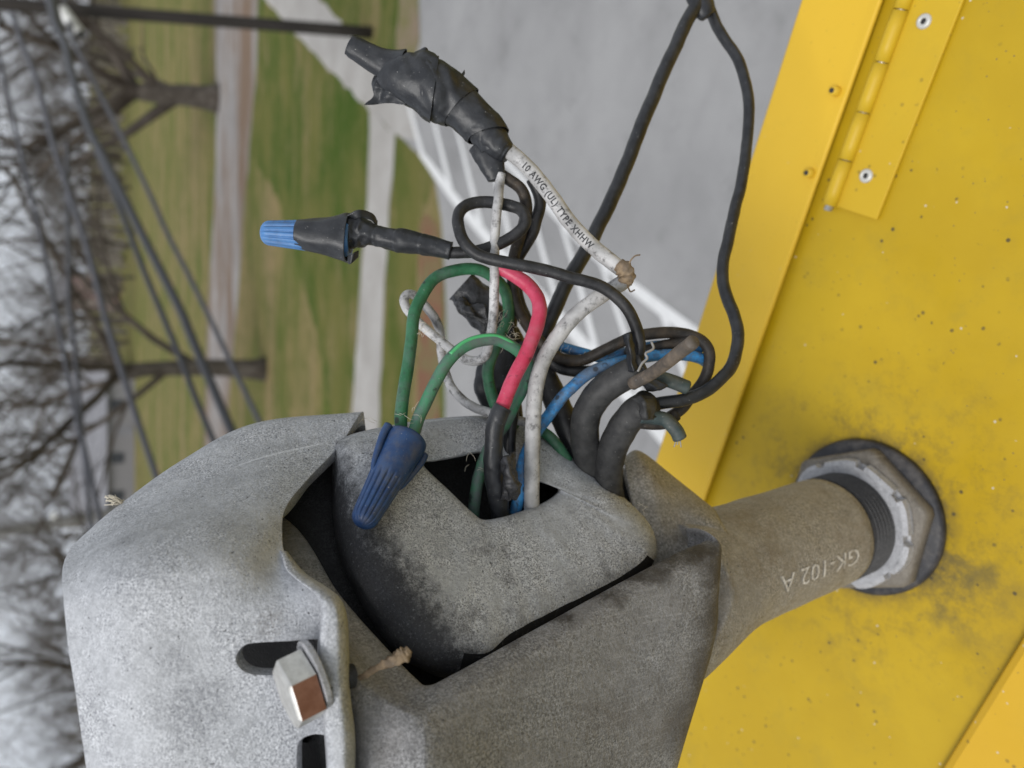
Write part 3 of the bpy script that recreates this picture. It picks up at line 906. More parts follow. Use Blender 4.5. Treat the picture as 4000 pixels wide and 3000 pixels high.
# ------------------------------------------------------------------ mast nut
E1 = (AY * -1 - up * (AY * -1).dot(up)).normalized()   # photo down, across the mast
E2 = up.cross(E1).normalized()
def cyl_pt(t, th, r): return N0 + up * t * SC + (E1 * math.cos(th) + E2 * math.sin(th)) * r * SC
def lathe(rings, sides, rfn=None):
    V, Fc = [], []
    for i, (t, r) in enumerate(rings):
        for j in range(sides):
            th = 2 * math.pi * j / sides
            V.append(cyl_pt(t, th, r * (rfn(i, th) if rfn else 1)))
    for i in range(len(rings) - 1):
        for j in range(sides):
            Fc.append((i * sides + j, i * sides + (j + 1) % sides, (i + 1) * sides + (j + 1) % sides, (i + 1) * sides + j))
    Fc.append(tuple(reversed(range(sides))))
    Fc.append(tuple((len(rings) - 1) * sides + j for j in range(sides)))
    return V, Fc
hub = empty('conduit_hub', N0)
tag(hub, 'grey conduit hub with hex nut and black gasket on the yellow cabinet top', 'conduit hub')
V, Fc = lathe([(.0004, .0262), (.0008, .0270), (.0025, .0268), (.0034, .0255)], 64)
mk('gasket', V, Fc, M_GASKET, hub)
hexr = lambda i, th: 1.0 / math.cos(((th + 0.30) % (math.pi / 3)) - math.pi / 6)
V, Fc = lathe([(.0036, .0222), (.0040, .0226), (.0085, .0226), (.0095, .0214)], 72, hexr)
mk('hex_nut', V, Fc, M_HEX, hub)
def notch(i, th):
    k = (th * 9 / (2 * math.pi)) % 1.0
    return 0.90 if k < 0.16 and i in (1, 2) else 1.0 + 0.02 * math.sin(th * 7) 
V, Fc = lathe([(.0096, .0205), (.0100, .0216), (.0128, .0214), (.0136, .0200)], 144, notch)
mk('lock_ring', V, Fc, M_ZINC, hub, smooth=False)

# ------------------------------------------------------------------ weatherhead
wh = empty('weatherhead', N0 + up * .015)
tag(wh, 'weathered cast metal weatherhead with open hood and wires coming out', 'weatherhead')
# threads and neck
rings = []
t = .0137
k = 0
while t < .0258:
    rings.append((t, .0158 if k % 2 else .0174))
    t += .00098; k += 1
V, Fc = lathe(rings, 64)
mk('thread', V, Fc, M_THREAD, wh, smooth=False)
rings = [(.0262, .0168), (.0266, .0174)] + [(.0266 + .0033 * i, .0174) for i in range(1, 30)]
def flare(i, th):
    t = rings[i][0]
    s = min(1, max(0, (t - .072) / .045)); s = s * s * (3 - 2 * s)
    s2 = min(1, max(0, (t - .066) / .03)); s2 = s2 * s2 * (3 - 2 * s2)
    return 1 + 0.50 * s * max(0, math.cos(th - 0.25)) ** 2 + 0.0 * s2 * max(0, -math.cos(th)) ** 2 + .012 * noise.noise(Vector((t * 90, math.cos(th) * 2, math.sin(th) * 2)))
def lathe_neck():
    V, Fc = [], []
    n, s_ = len(rings), 72
    for i, (t, r) in enumerate(rings):
        for j in range(s_):
            th = 2 * math.pi * j / s_
            tend = .096 + .032 * max(0, math.cos(th - .1)) ** 1.5
            tt = t if t < .06 else .06 + (t - .06) / (rings[-1][0] - .06) * (tend - .06)
            V.append(cyl_pt(tt, th, r * flare(i, th)))
    for i in range(n - 1):
        for j in range(s_):
            Fc.append((i * s_ + j, i * s_ + (j + 1) % s_, (i + 1) * s_ + (j + 1) % s_, (i + 1) * s_ + j))
    Fc.append(tuple(reversed(range(s_))))
    Fc.append(tuple((n - 1) * s_ + j for j in range(s_)))
    return V, Fc
V, Fc = lathe_neck()
neck = mk('neck', V, Fc, M_NECK, wh)

# chalk mark on the neck
def ray_cyl(px, py, r):
    r = r * SC
    d = camv((px - 2000) / F, (py - 1500) / F, 1.0)
    o = CAM - N0
    dp = d - up * d.dot(up); op = o - up * o.dot(up)
    a, b, c_ = dp.dot(dp), 2 * dp.dot(op), op.dot(op) - r * r
    disc = max(0, b * b - 4 * a * c_)
    k_ = (-b - math.sqrt(disc)) / (2 * a)
    p = o + d * k_
    return p.dot(up) / SC, math.atan2(p.dot(E2), p.dot(E1))
def text_mesh(s, size, bold=0.0, space=1.0):
    cu = bpy.data.curves.new('t', 'FONT')
    cu.body = s; cu.size = size
    cu.resolution_u = 2
    cu.offset = bold
    cu.space_character = space
    ob = bpy.data.objects.new('t', cu)
    COL.objects.link(ob)
    dg = bpy.context.evaluated_depsgraph_get()
    me = bpy.data.meshes.new_from_object(ob.evaluated_get(dg))
    bm = bmesh.new(); bm.from_mesh(me)
    bmesh.ops.triangulate(bm, faces=bm.faces)
    for _ in range(3):
        ed = [e for e in bm.edges if e.calc_length() > .16]
        bmesh.ops.subdivide_edges(bm, edges=ed, cuts=1)
        bmesh.ops.triangulate(bm, faces=bm.faces)
    bm.to_mesh(me); bm.free()
    V = [v.co.copy() for v in me.vertices]
    Fc = [tuple(p.vertices) for p in me.polygons]
    bpy.data.objects.remove(ob)
    bpy.data.curves.remove(cu)
    bpy.data.meshes.remove(me)
    return V, Fc
rn = .0174
ta, tha = ray_cyl(3358, 2168, rn)
tb, thb = ray_cyl(3050, 2288, rn)
V, Fc = text_mesh('GK-102 A', 1.0)
xm = max(v.x for v in V)
size = (tb - ta) / xm
V = [cyl_pt(ta + v.x * size, tha + (thb - tha) * (v.x / xm) + (v.y - 0.35) * size * 0.75 * -1 / rn, rn * 1.012) for v in V]
o = mk('stamped_text', V, Fc, M_CHALK, neck, smooth=False)

# back shell (tan, behind the insulator)
P = ats([
    [(2440, 1830, .245), (2520, 1820, .248), (2650, 1920, .250), (2800, 2020, .250)],
    [(2436, 1785, .229), (2500, 1762, .231), (2640, 1868, .233), (2790, 1988, .2325)],
    [(2446, 1860, .221), (2540, 1868, .2215), (2660, 1960, .2230), (2830, 2060, .2205)],
    [(2480, 2010, .218), (2570, 2050, .2175), (2690, 2110, .2180), (2880, 2150, .2150)],
    [(2530, 2200, .217), (2640, 2240, .2165), (2730, 2250, .2155), (2860, 2250, .2110)],
    [(2560, 2360, .217), (2650, 2380, .2160), (2730, 2390, .2130), (2830, 2360, .2075)],
    [(2580, 2460, .217), (2660, 2480, .2160), (2730, 2500, .2130), (2810, 2460, .2080)],
])
V, Fc = grid_mesh(P, 40, 40, 0.0025)
mk('back_shell', V, Fc, M_NECK, wh)
# inner back plate behind the insulator
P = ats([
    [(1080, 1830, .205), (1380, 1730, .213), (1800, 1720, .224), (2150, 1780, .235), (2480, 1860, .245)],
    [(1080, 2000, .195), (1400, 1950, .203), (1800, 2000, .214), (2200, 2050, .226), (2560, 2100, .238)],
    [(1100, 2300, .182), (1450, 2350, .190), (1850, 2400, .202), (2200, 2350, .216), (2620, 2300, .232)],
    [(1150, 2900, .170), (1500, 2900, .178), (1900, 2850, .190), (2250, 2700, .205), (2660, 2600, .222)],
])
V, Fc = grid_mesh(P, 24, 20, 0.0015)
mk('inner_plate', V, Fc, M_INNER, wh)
# front and left wall of the housing
P = ats([
    [(660, 1930, .1950), (1040, 2075, .1800), (1250, 2370, .1650), (1445, 2590, .1580), (1560, 2705, .1530), (1640, 2745, .1505), (1770, 2705, .1530), (2105, 2525, .1670), (2455, 2335, .1810), (2690, 2212, .1895), (2790, 2160, .1935), (2812, 2125, .1965), (2772, 2084, .2010), (2720, 2064, .2050), (2680, 2066, .2080)],
    [(655, 2080, .1850), (990, 2180, .1740), (1215, 2450, .1605), (1405, 2625, .1545), (1535, 2735, .1505), (1634, 2775, .1483), (1764, 2740, .1514), (2102, 2565, .1656), (2450, 2380, .1804), (2690, 2262, .1895), (2795, 2210, .1935), (2816, 2180, .1970), (2782, 2140, .2015), (2728, 2115, .2055), (2686, 2115, .2085)],
    [(660, 2260, .1900), (970, 2320, .1790), (1190, 2540, .1620), (1375, 2670, .1525), (1520, 2770, .1490), (1630, 2812, .1465), (1754, 2790, .1497), (2092, 2650, .1642), (2440, 2480, .1798), (2690, 2360, .1895), (2788, 2345, .1940), (2806, 2330, .1980), (2780, 2310, .2025), (2726, 2300, .2060), (2690, 2300, .2090)],
    [(680, 2600, .1950), (980, 2600, .1880), (1210, 2730, .1680), (1380, 2820, .1500), (1508, 2880, .1468), (1622, 2900, .1445), (1734, 2890, .1468), (2062, 2830, .1620), (2410, 2700, .1785), (2665, 2580, .1890), (2766, 2540, .1940), (2784, 2530, .1980), (2760, 2520, .2025), (2710, 2510, .2060), (2685, 2510, .2090)],
    [(750, 3120, .1950), (1050, 3120, .1880), (1250, 3120, .1680), (1400, 3120, .1465), (1510, 3120, .1440), (1620, 3120, .1425), (1720, 3120, .1440), (2020, 3120, .1585), (2330, 3120, .1755), (2520, 3100, .1875), (2606, 3100, .1930), (2622, 3100, .1975), (2600, 3100, .2025), (2570, 3100, .2060), (2560, 3100, .2090)],
])
P.append([p + camv(-.001, .026, .003) for p in P[-1]])
P.append([p + camv(-.002, .004, .050) for p in P[-1]])
# the rim rolls over inwards: lip and inner face
R0 = [(660, 1930, .1950), (1040, 2075, .1800), (1250, 2370, .1650), (1445, 2590, .1580), (1560, 2705, .1530), (1640, 2745, .1505), (1770, 2705, .1530), (2105, 2525, .1670), (2455, 2335, .1810), (2690, 2212, .1895), (2790, 2160, .1935), (2812, 2125, .1965), (2772, 2084, .2010), (2720, 2064, .2050), (2680, 2066, .2080)]
SH = [(70, -45)] * 3 + [(64, -50), (56, -54), (30, -64), (2, -68), (-8, -66), (-14, -64), (-30, -54), (-52, -34), (-56, -14), (-36, 16), (-12, 18), (-2, 12)]
lip = [at(x + dx, y + dy, d + .0048) for (x, y, d), (dx, dy) in zip(R0, SH)]
lip2 = [at(x + dx * 1.05, y + dy * .96, d + .0085) for (x, y, d), (dx, dy) in zip(R0, SH)]
lip3 = [at(x + dx * 1.0, y + dy * .75, d + .0190) for (x, y, d), (dx, dy) in zip(R0, SH)]
P = [lip3, lip2, lip] + P
V, Fc = grid_mesh(P, 190, 84, 0.0)
wall = mk('housing_wall', V, Fc, M_WALL, wh, origin=WALLO)


# hood cap
P = ats([
    [(330, 2230, .184), (560, 2010, .198), (830, 1860, .206), (1090, 1760, .212), (1420, 1690, .216)],
    [(290, 2130, .1745), (450, 1985, .181), (715, 1795, .190), (1000, 1652, .198), (1415, 1608, .2035)],
    [(258, 2175, .1655), (470, 2035, .170), (770, 1870, .180), (1040, 1760, .188), (1330, 1735, .1935)],
    [(244, 2222, .1595), (490, 2085, .160), (790, 1975, .168), (1040, 1900, .175), (1205, 1868, .1815)],
    [(243, 2270, .155), (490, 2140, .1535), (780, 2060, .157), (980, 2025, .162), (1120, 1975, .1695)],
    [(249, 2350, .152), (490, 2260, .1470), (770, 2190, .1490), (970, 2160, .1530), (1102, 2075, .1630)],
    [(256, 2430, .151), (490, 2380, .1455), (770, 2330, .1465), (980, 2290, .1495), (1125, 2190, .1570)],
    [(268, 2540, .150), (500, 2490, .1450), (770, 2450, .1460), (1020, 2410, .1485), (1252, 2310, .1525)],
    [(288, 2660, .149), (510, 2620, .1445), (780, 2580, .1455), (1060, 2550, .1480), (1300, 2470, .1520)],
    [(308, 2800, .148), (530, 2780, .1440), (800, 2750, .1450), (1080, 2730, .1475), (1320, 2700, .1510)],
    [(352, 3120, .147), (570, 3120, .1430), (830, 3120, .1440), (1100, 3120, .1465), (1330, 3120, .1495)],
])
P.append([p + camv(.001, .026, .003) for p in P[-1]])
P.append([p + camv(.002, .006, .045) for p in P[-1]])
SIDE = [[r[0] + camv(.0030, .0005, .036), r[0] + camv(.0016, .0003, .0200), r[0] + camv(.0007, .0001, .0100), r[0] + camv(.0002, 0, .0040), r[0]] for r in P[3:]]
V, Fc = grid_mesh(SIDE, 16, 60, 0)
mk('cap_side', V, Fc, M_CAP, wh)
V, Fc = grid_mesh(P, 100, 130, 0.0036)
cap = mk('hood_cap', V, Fc, M_CAP, wh, origin=CAPO)

def slot(poly, d0, d1):
    """prism through the cap along the view axis"""
    S = catmull(poly, 48, closed=True)
    n = len(S)
    cc = (sum(s[0] for s in S) / n, sum(s[1] for s in S) / n)
    c0 = at(cc[0], cc[1], d0); dirv = FW
    V = []
    for x, y in S: V.append(at(x, y, 0.1475) + dirv * (d0 - 0.1475))
    for x, y in S: V.append(at(x, y, 0.1475) + dirv * (d1 - 0.1475))
    Fc = [(i, (i + 1) % n, n + (i + 1) % n, n + i) for i in range(n)] + [tuple(reversed(range(n))), tuple(n + i for i in range(n))]
    bm = bmesh.new()
    vs = [bm.verts.new(v) for v in V]
    for q in Fc: bm.faces.new([vs[i] for i in q])
    bmesh.ops.recalc_face_normals(bm, faces=bm.faces)
    me = bpy.data.meshes.new('cutter'); bm.to_mesh(me); bm.free()
    ob = bpy.data.objects.new('cutter', me)
    COL.objects.link(ob)
    return ob
cuts = [slot([(928, 2560), (955, 2520), (1000, 2511), (1120, 2515), (1230, 2522), (1268, 2560), (1262, 2620), (1200, 2640), (1080, 2640), (985, 2628), (942, 2600)], .130, .1585),
        slot([(1165, 2905), (1210, 2880), (1260, 2890), (1290, 2920), (1292, 3000), (1290, 3090), (1230, 3110), (1170, 3090), (1160, 3000)], .130, .1585)]
bpy.context.view_layer.update()
for cu in cuts:
    md = cap.modifiers.new('b', 'BOOLEAN'); md.object = cu; md.operation = 'DIFFERENCE'; md.solver = 'EXACT'
bevel(cap, 0.0005, 2, 50)
bpy.context.view_layer.update()
bake(cap)
for cu in cuts: bpy.data.objects.remove(cu)

# clamping ear along the cap's right edge
secs = [  # py, xl, xr, d front
    (2150, 1092, 1120, .1580), (2225, 1118, 1185, .1520), (2275, 1172, 1265, .1475), (2315, 1225, 1318, .1445), (2360, 1252, 1345, .1425), (2430, 1252, 1358, .1415),
    (2560, 1243, 1363, .1405), (2700, 1258, 1368, .1400), (2850, 1268, 1386, .1395), (2960, 1276, 1388, .1392), (3120, 1284, 1384, .1390), (3500, 1310, 1390, .1400)]
prof = []
for py, xl, xr, d in secs:
    w_ = xr - xl
    k = [(xl - 4, d + .0130), (xl, d + .0070), (xl + w_ * .02, d + .0016), (xl + w_ * .12, d + .0002), (xl + w_ * .50, d), (xl + w_ * .72, d + .0006), (xl + w_ * .92, d + .0026), (xr, d + .0062), (xr + 2, d + .0130)]
    prof.append([at(x, py + (x - xl) * .12, dd) for x, dd in k])
V, Fc = grid_mesh(prof, 40, 80)
# close the back
n_u, n_v = 40, 80
Fc += [(i * n_u, i * n_u + n_u - 1, (i + 1) * n_u + n_u - 1, (i + 1) * n_u) for i in range(n_v - 1)]
Fc += [tuple(range(n_u)), tuple((n_v - 1) * n_u + j for j in reversed(range(n_u)))]
mk('clamp_ear', V, Fc, M_CAP, wh)

# bolt
_w = (at(1500, 2130, 1) - CAM).normalized()
_x = (AX - _w * AX.dot(_w)).normalized()
_y = _w.cross(_x)
if _y.dot(AY) > 0: _y = -_y
_k = .1400 / F / _w.dot(FW)
bv = lambda x, y, z: (_x * x + _y * y + _w * z) * _k
v4 = bv(42, 130, 34.9)
v2 = bv(27, -51, -128.6)
bax = -(v2.cross(v4)).normalized()
if bax.dot(_w) > 0: bax = -bax
bc = at(1112, 2719, .1400)
bb = bc - bax * .0052
bolt = empty('bolt', bb)
bolt.parent = wh
bolt.location = bb - WLOC[wh.name]
WLOC[bolt.name] = bb
HEXV = [v4, v4 + v2, v2, -v4, -v4 - v2, -v2]
def ring(p, k): return [p + q * k for q in HEXV]
V = ring(bb, 1) + ring(bc - bax * .0005, 1)
V += ring(bc, .88)
Fc = [tuple(reversed(range(6)))]
fm = [0]
for i in range(6):
    Fc.append((i, (i + 1) % 6, 6 + (i + 1) % 6, 6 + i)); fm.append(0)
    Fc.append((6 + i, 6 + (i + 1) % 6, 12 + (i + 1) % 6, 12 + i)); fm.append(0)
Fc.append(tuple(12 + i for i in range(6))); fm.append(0)
fm[1 + 2 * 1] = 1
o = mk('bolt_head', V, Fc, M_STEEL, bolt, smooth=False, mats=[M_STEEL, M_BROWN_REFL], fmat=fm)
bevel(o, 0.00018, 2, 20)
c_ = [bb - bax * .0002, bb - bax * .0016]
wc = at(1224, 2660, .1412)
wax = -(_w * .16 + _x * .97 - _y * .05).normalized()
wq = bb - v4 * .16
V, Fc = sweep([wq - bax * .0003, wq - bax * .0015], [.0068, .0068], 28)
o = mk('washer', V, Fc, M_ZINC, bolt, smooth=False)
bevel(o, .0002, 2)
rings_c = [bb + (at(1378, 2640, .1475) - bb) * (i / 60) for i in range(61)]
V, Fc = sweep(rings_c, [.0020 if i % 2 else .0023 for i in range(61)], 16)
mk('bolt_shank', V, Fc, M_THREAD, bolt)

# insulator block with its square window
def pl(x, y): return .19 + .000030 * (x - 1900) - .000045 * (y - 2030)
H_ = [(1650, 1815), (1700, 1800), (1780, 1785), (1862, 1768), (1930, 1770), (1985, 1800), (2050, 1855), (2115, 1884), (2165, 1896), (2184, 1922), (2120, 1968), (2040, 1998), (1960, 2022), (1890, 2032), (1842, 2002), (1740, 1905)]
F_ = [(1400, 1810), (1450, 1755), (1600, 1712), (1780, 1692), (1940, 1692), (2070, 1730), (2200, 1835), (2345, 1955), (2490, 2085), (2505, 2150), (2380, 2222), (2180, 2318), (2010, 2400), (1880, 2470), (1680, 2380), (1500, 2090)]
O_ = [(1298, 1800), (1335, 1712), (1560, 1655), (1780, 1628), (1950, 1630), (2110, 1688), (2262, 1800), (2405, 1915), (2542, 2055), (2556, 2190), (2440, 2310), (2200, 2440), (2000, 2550), (1850, 2660), (1560, 2560), (1330, 2180)]
nL = 128
def side(j):                    # the left and lower left side turns away sooner
    k = j / nL * 16
    k = k - 16 if k > 9 else k
    t = max(0, min(1, (0.9 - k) / 1.2)) * max(0, min(1, (k + 4.2) / 1.2))
    return 1 + 1.6 * t
def loop(ps, fd, sd=False):
    return [at(x, y, pl(x, y) + (fd(x, y) - pl(x, y)) * (side(j) if sd else 1)) for j, (x, y) in enumerate(catmull(ps, nL, closed=True))]
def mixl(a, b, t): return [(p[0] + (q[0] - p[0]) * t, p[1] + (q[1] - p[1]) * t) for p, q in zip(a, b)]
Hb = [(x + (1900 - x) * .02, y + (1910 - y) * .02) for x, y in H_]
loops = [
    loop([(x + (1900 - x) * .02, y + (1900 - y) * .02) for x, y in H_], lambda x, y: pl(x, y) + .030),
    loop(Hb, lambda x, y: pl(x, y) + .0060),
    loop(H_, lambda x, y: pl(x, y) + .0016),
    loop(mixl(H_, F_, .05), lambda x, y: pl(x, y) + .0004),
    loop(mixl(H_, F_, .14), lambda x, y: pl(x, y)),
    loop(mixl(H_, F_, .40), lambda x, y: pl(x, y)),
    loop(mixl(H_, F_, .70), lambda x, y: pl(x, y)),
    loop(F_, lambda x, y: pl(x, y)),
    loop(mixl(F_, O_, .45), lambda x, y: pl(x, y) + .0008, True),
    loop(mixl(F_, O_, .80), lambda x, y: pl(x, y) + .0030, True),
    loop(O_, lambda x, y: pl(x, y) + .0070, True),
    loop(O_, lambda x, y: pl(x, y) + .0130, True),
    loop(O_, lambda x, y: pl(x, y) + .0200, True),
]
V, Fc, fm = [], [], []
for L_ in loops: V += L_
for i in range(len(loops) - 1):
    for j in range(nL):
        Fc.append((i * nL + j, i * nL + (j + 1) % nL, (i + 1) * nL + (j + 1) % nL, (i + 1) * nL + j))
        kk = (j + .5) / nL * 16
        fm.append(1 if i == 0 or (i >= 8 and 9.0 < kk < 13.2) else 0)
Fc.append(tuple(range(nL))); fm.append(1)
Vn = [v + FW * (.0006 * noise.noise(v * 260)) for v in V]
SHADE_Y = [(1600, 1290), (1750, 1335), (1850, 1385), (2000, 1455), (2150, 1560), (2300, 1680), (2450, 1790), (2560, 1880), (2800, 1960)]
def hood_shade_at(p):  # amount of painted hood shade, growing towards the block's left
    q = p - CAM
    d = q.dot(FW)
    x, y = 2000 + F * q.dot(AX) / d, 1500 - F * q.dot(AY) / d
    for (y0, x0), (y1, x1) in zip(SHADE_Y, SHADE_Y[1:]):
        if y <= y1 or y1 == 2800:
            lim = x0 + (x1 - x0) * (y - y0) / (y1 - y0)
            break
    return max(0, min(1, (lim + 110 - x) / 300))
BM = lambda *a, **k: cast(*a, **k)
M_BLOCK = cast('insulator_grey', (0.43, 0.44, 0.455), (0.155, 0.158, 0.165), (0.70, 0.71, 0.73), rough=0.85, metal=0.0, blot=(0.50, 0.72), blotcol=(0.09, 0.09, 0.095), attr='hood_shade', blotamt=.8)
blk = mk('insulator_block', Vn, Fc, M_BLOCK, wh, origin=BLKO, mats=[M_BLOCK, M_SHADE_SOOT], fmat=fm)

at_ = blk.data.attributes.new('hood_shade', 'FLOAT', 'POINT')
for i_, v_ in enumerate(Vn): at_.data[i_].value = hood_shade_at(v_)

# ------------------------------------------------------------------ wires
G_W = 'loose wires around the weatherhead'
w1 = wire('wire', [(1940, 548, .205), (1971, 576, .204), (2062, 654, .203), (2152, 764, .2025), (2224, 866, .202), (2315, 962, .201), (2405, 1035, .200), (2440, 1060, .2005), (2448, 1088, .201), (2425, 1108, .2005),
                   (2369, 1142, .200), (2268, 1213, .199), (2195, 1292, .1985), (2130, 1392, .198), (2096, 1500, .198), (2084, 1623, .1985), (2079, 1768, .199), (2077, 1912, .2005), (2076, 2000, .202), (2076, 2100, .206)],
          .00205, M_WHITE, 'thick white wire printed with black lettering, bent sharply, running into the block window', n=190, wander=0)
w2 = wire('wire', [(1700, 972, .2005), (1740, 985, .2005), (1808, 988, .2005), (1863, 980, .2005), (1953, 952, .2), (2022, 908, .200), (2052, 862, .200), (2036, 822, .2015), (1989, 802, .2025), (1917, 788, .203), (1855, 791, .202), (1807, 814, .2005),
                   (1788, 850, .199), (1791, 893, .197), (1810, 942, .1955), (1845, 977, .195), (1899, 1004, .1945), (1989, 1026, .194), (2098, 1048, .194), (2206, 1080, .194), (2290, 1100, .194), (2362, 1128, .1945), (2430, 1182, .195), (2475, 1254, .1965), (2500, 1334, .198), (2492, 1420, .199), (2480, 1460, .2)],
          .00157, M_BLK, 'black wire tied in a round loop and arching into the upper grey cable', n=230)
w3 = wire('wire', [(1905, 625, .2065), (1931, 659, .2065), (1989, 703, .206), (2036, 742, .206), (2054, 786, .2065), (2056, 830, .207), (2040, 900, .208), (2015, 980, .209), (2006, 1040, .210), (2004, 1131, .211), (2024, 1203, .212), (2066, 1280, .213),
                   (2120, 1345, .213), (2180, 1395, .2135), (2240, 1408, .2135), (2297, 1400, .213), (2362, 1368, .212), (2434, 1332, .211), (2498, 1308, .211), (2606, 1298, .211), (2679, 1303, .211), (2740, 1330, .2105), (2770, 1375, .2105), (2768, 1435, .2105), (2745, 1490, .211), (2700, 1545, .2115), (2660, 1600, .212), (2600, 1640, .212)],
          .00160, M_BLKB, 'brownish black wire from the big tape wrap, curling round the blue wire', n=230)
w4 = wire('wire', [(2080, 700, .2085), (2106, 760, .2085), (2109, 807, .2085), (2092, 868, .209), (2080, 910, .2095), (2050, 960, .2115), (2022, 1010, .213), (2012, 1080, .2155), (2030, 1180, .217), (2070, 1270, .2175), (2110, 1340, .217), (2160, 1420, .2165), (2230, 1450, .216), (2330, 1450, .216)],
          .00165, M_BLK, 'short black wire dropping from behind the printed white wire to behind the red wire')
w5 = wire('wire', [(2760, -90, .245), (2712, 29, .243), (2647, 166, .240), (2574, 325, .237), (2495, 521, .233), (2430, 687, .230), (2357, 846, .227), (2299, 962, .2245), (2232, 1072, .222), (2169, 1200, .2205), (2125, 1300, .2195), (2090, 1390, .219), (2070, 1470, .219)],
          .00215, M_BLKS, 'straight glossy black wire slanting from the top edge behind the printed white wire', n=120)
w6 = wire('wire', [(2745, -90, .250), (2766, 0, .249), (2784, 58, .248), (2818, 136, .247), (2878, 226, .245), (2916, 335, .243), (2926, 452, .240), (2916, 588, .237), (2893, 723, .233), (2866, 841, .229), (2839, 949, .225), (2822, 1049, .222), (2832, 1139, .219), (2866, 1230, .216), (2884, 1311, .213), (2870, 1400, .210), (2828, 1468, .207), (2774, 1515, .2055), (2687, 1556, .204), (2593, 1574, .203), (2520, 1590, .203), (2480, 1610, .203)],
          .00172, M_BLKS, 'wavy black wire hanging before the yellow flange, ending in the lower grey cable', n=200)
# taped joint at the top edge
c, r = line([(2690, -110, .2445, 50), (2725, -20, .2440, 48), (2752, 40, .2440, 42), (2768, 62, .2440, 30)], 24)
V, Fc = sweep(c, r, 16, flat=lambda u: .7)
tj = tag(mk('tape_joint', V, Fc, M_TAPE), 'black taped joint at the top edge where two black wires part', 'tape')

c, r = line([(2694, -95, .2445), (2640, -260, .246), (2560, -560, .252), (2480, -1000, .262), (2440, -1700, .28), (2450, -2600, .31)], 40, .0036)
V, Fc = sweep(c, r, 14)
mk('lead', V, Fc, M_BLKS, tj)
# red wire
w7 = wire('wire', [(1940, 1040, .2015), (1975, 1058, .2015), (2024, 1086, .201), (2069, 1122, .200), (2100, 1168, .1985), (2108, 1218, .197), (2096, 1270, .196), (2074, 1333, .195), (2048, 1398, .194), (2014, 1467, .193), (1981, 1535, .1925), (1958, 1600, .1925), (1940, 1660, .1928)],
          .00190, M_RED, 'bright red wire curving down into a black tape sleeve', n=110)
c, r = line([(1966, 1588, .1920, 36), (1952, 1615, .1920, 37), (1938, 1650, .1922, 37), (1930, 1703, .1928, 36), (1927, 1775, .1935, 37), (1928, 1830, .1945, 40), (1938, 1890, .1960, 42), (1946, 1940, .1975, 42), (1952, 1992, .1995, 36), (1958, 2080, .203, 36)], 90)
f = lambda i, u, th: 1 + .06 * (((u * 5.5 + th / 6.283) % 1.0) - .5) + .09 * u * noise.noise(Vector((u * 18, math.cos(th) * 2, math.sin(th) * 2)))
V, Fc = sweep(c, r, 26, rfn=f)
slv = tag(mk('tape_sleeve', V, Fc, M_TAPE), 'wrinkled black tape sleeve on the red wire, entering the block window', 'tape')
P = ats([[(1952, 1800, .1925), (1985, 1775, .1915), (2012, 1762, .1935)], [(1955, 1830, .192), (1990, 1830, .1895), (2020, 1840, .1935)], [(1960, 1880, .192), (2000, 1890, .1890), (2040, 1885, .1920)], [(1965, 1930, .1935), (1998, 1928, .1905), (2038, 1910, .1925)], [(1955, 1955, .195), (1990, 1962, .193), (2015, 1960, .194)]])
V, Fc = grid_mesh(P, 18, 26, .0002, nz=.0012, nsc=500)
mk('tape_flap', V, Fc, M_TAPE2, slv)

# green wires
w8 = wire('wire', [(1585, 1735, .187), (1571, 1681, .1875), (1569, 1613, .188), (1577, 1522, .1895), (1588, 1456, .191), (1605, 1330, .194), (1616, 1250, .196), (1634, 1185, .198), (1661, 1131, .200), (1704, 1087, .202), (1760, 1059, .2035), (1825, 1049, .205), (1891, 1063, .2065), (1943, 1095, .208),
                   (1972, 1131, .2095), (1984, 1174, .2105), (1985, 1239, .2115), (1967, 1286, .2115), (1941, 1341, .211), (1917, 1402, .2105), (1906, 1456, .210), (1912, 1511, .210), (1930, 1570, .2095), (1960, 1620, .209), (2010, 1680, .210)],
          .00160, M_GREEN, 'dark green wire making the tall arch up from the blue wire connector', n=200)
w9 = wire('wire', [(1590, 1750, .186), (1612, 1696, .1865), (1637, 1624, .1875), (1674, 1548, .1885), (1708, 1486, .1895), (1760, 1400, .191), (1811, 1354, .1925), (1869, 1331, .194), (1934, 1327, .1955), (1985, 1345, .197), (2030, 1378, .1985), (2060, 1427, .1995), (2054, 1485, .200), (2034, 1536, .2005), (2012, 1575, .2005), (1985, 1631, .2005),
                   (1940, 1700, .2010), (1902, 1770, .2015), (1876, 1848, .2015), (1861, 1920, .2015), (1851, 1992, .2025), (1845, 2070, .205)],
          .00158, M_GREEN2, 'faded green wire with the low arch, passing behind the red wire into the window', n=190)
c, r = line([(1760, 1384, .1900), (1811, 1338, .1915), (1869, 1316, .1929), (1934, 1312, .1944), (1985, 1331, .1958), (2020, 1356, .1972)], 40, .00055)
GS = Mat('bright_green_stripe', 0.45); GS.col((0.08, 0.42, 0.16))
V, Fc = sweep(c, r, 8)
mk('stripe', V, Fc, GS.m, w9)

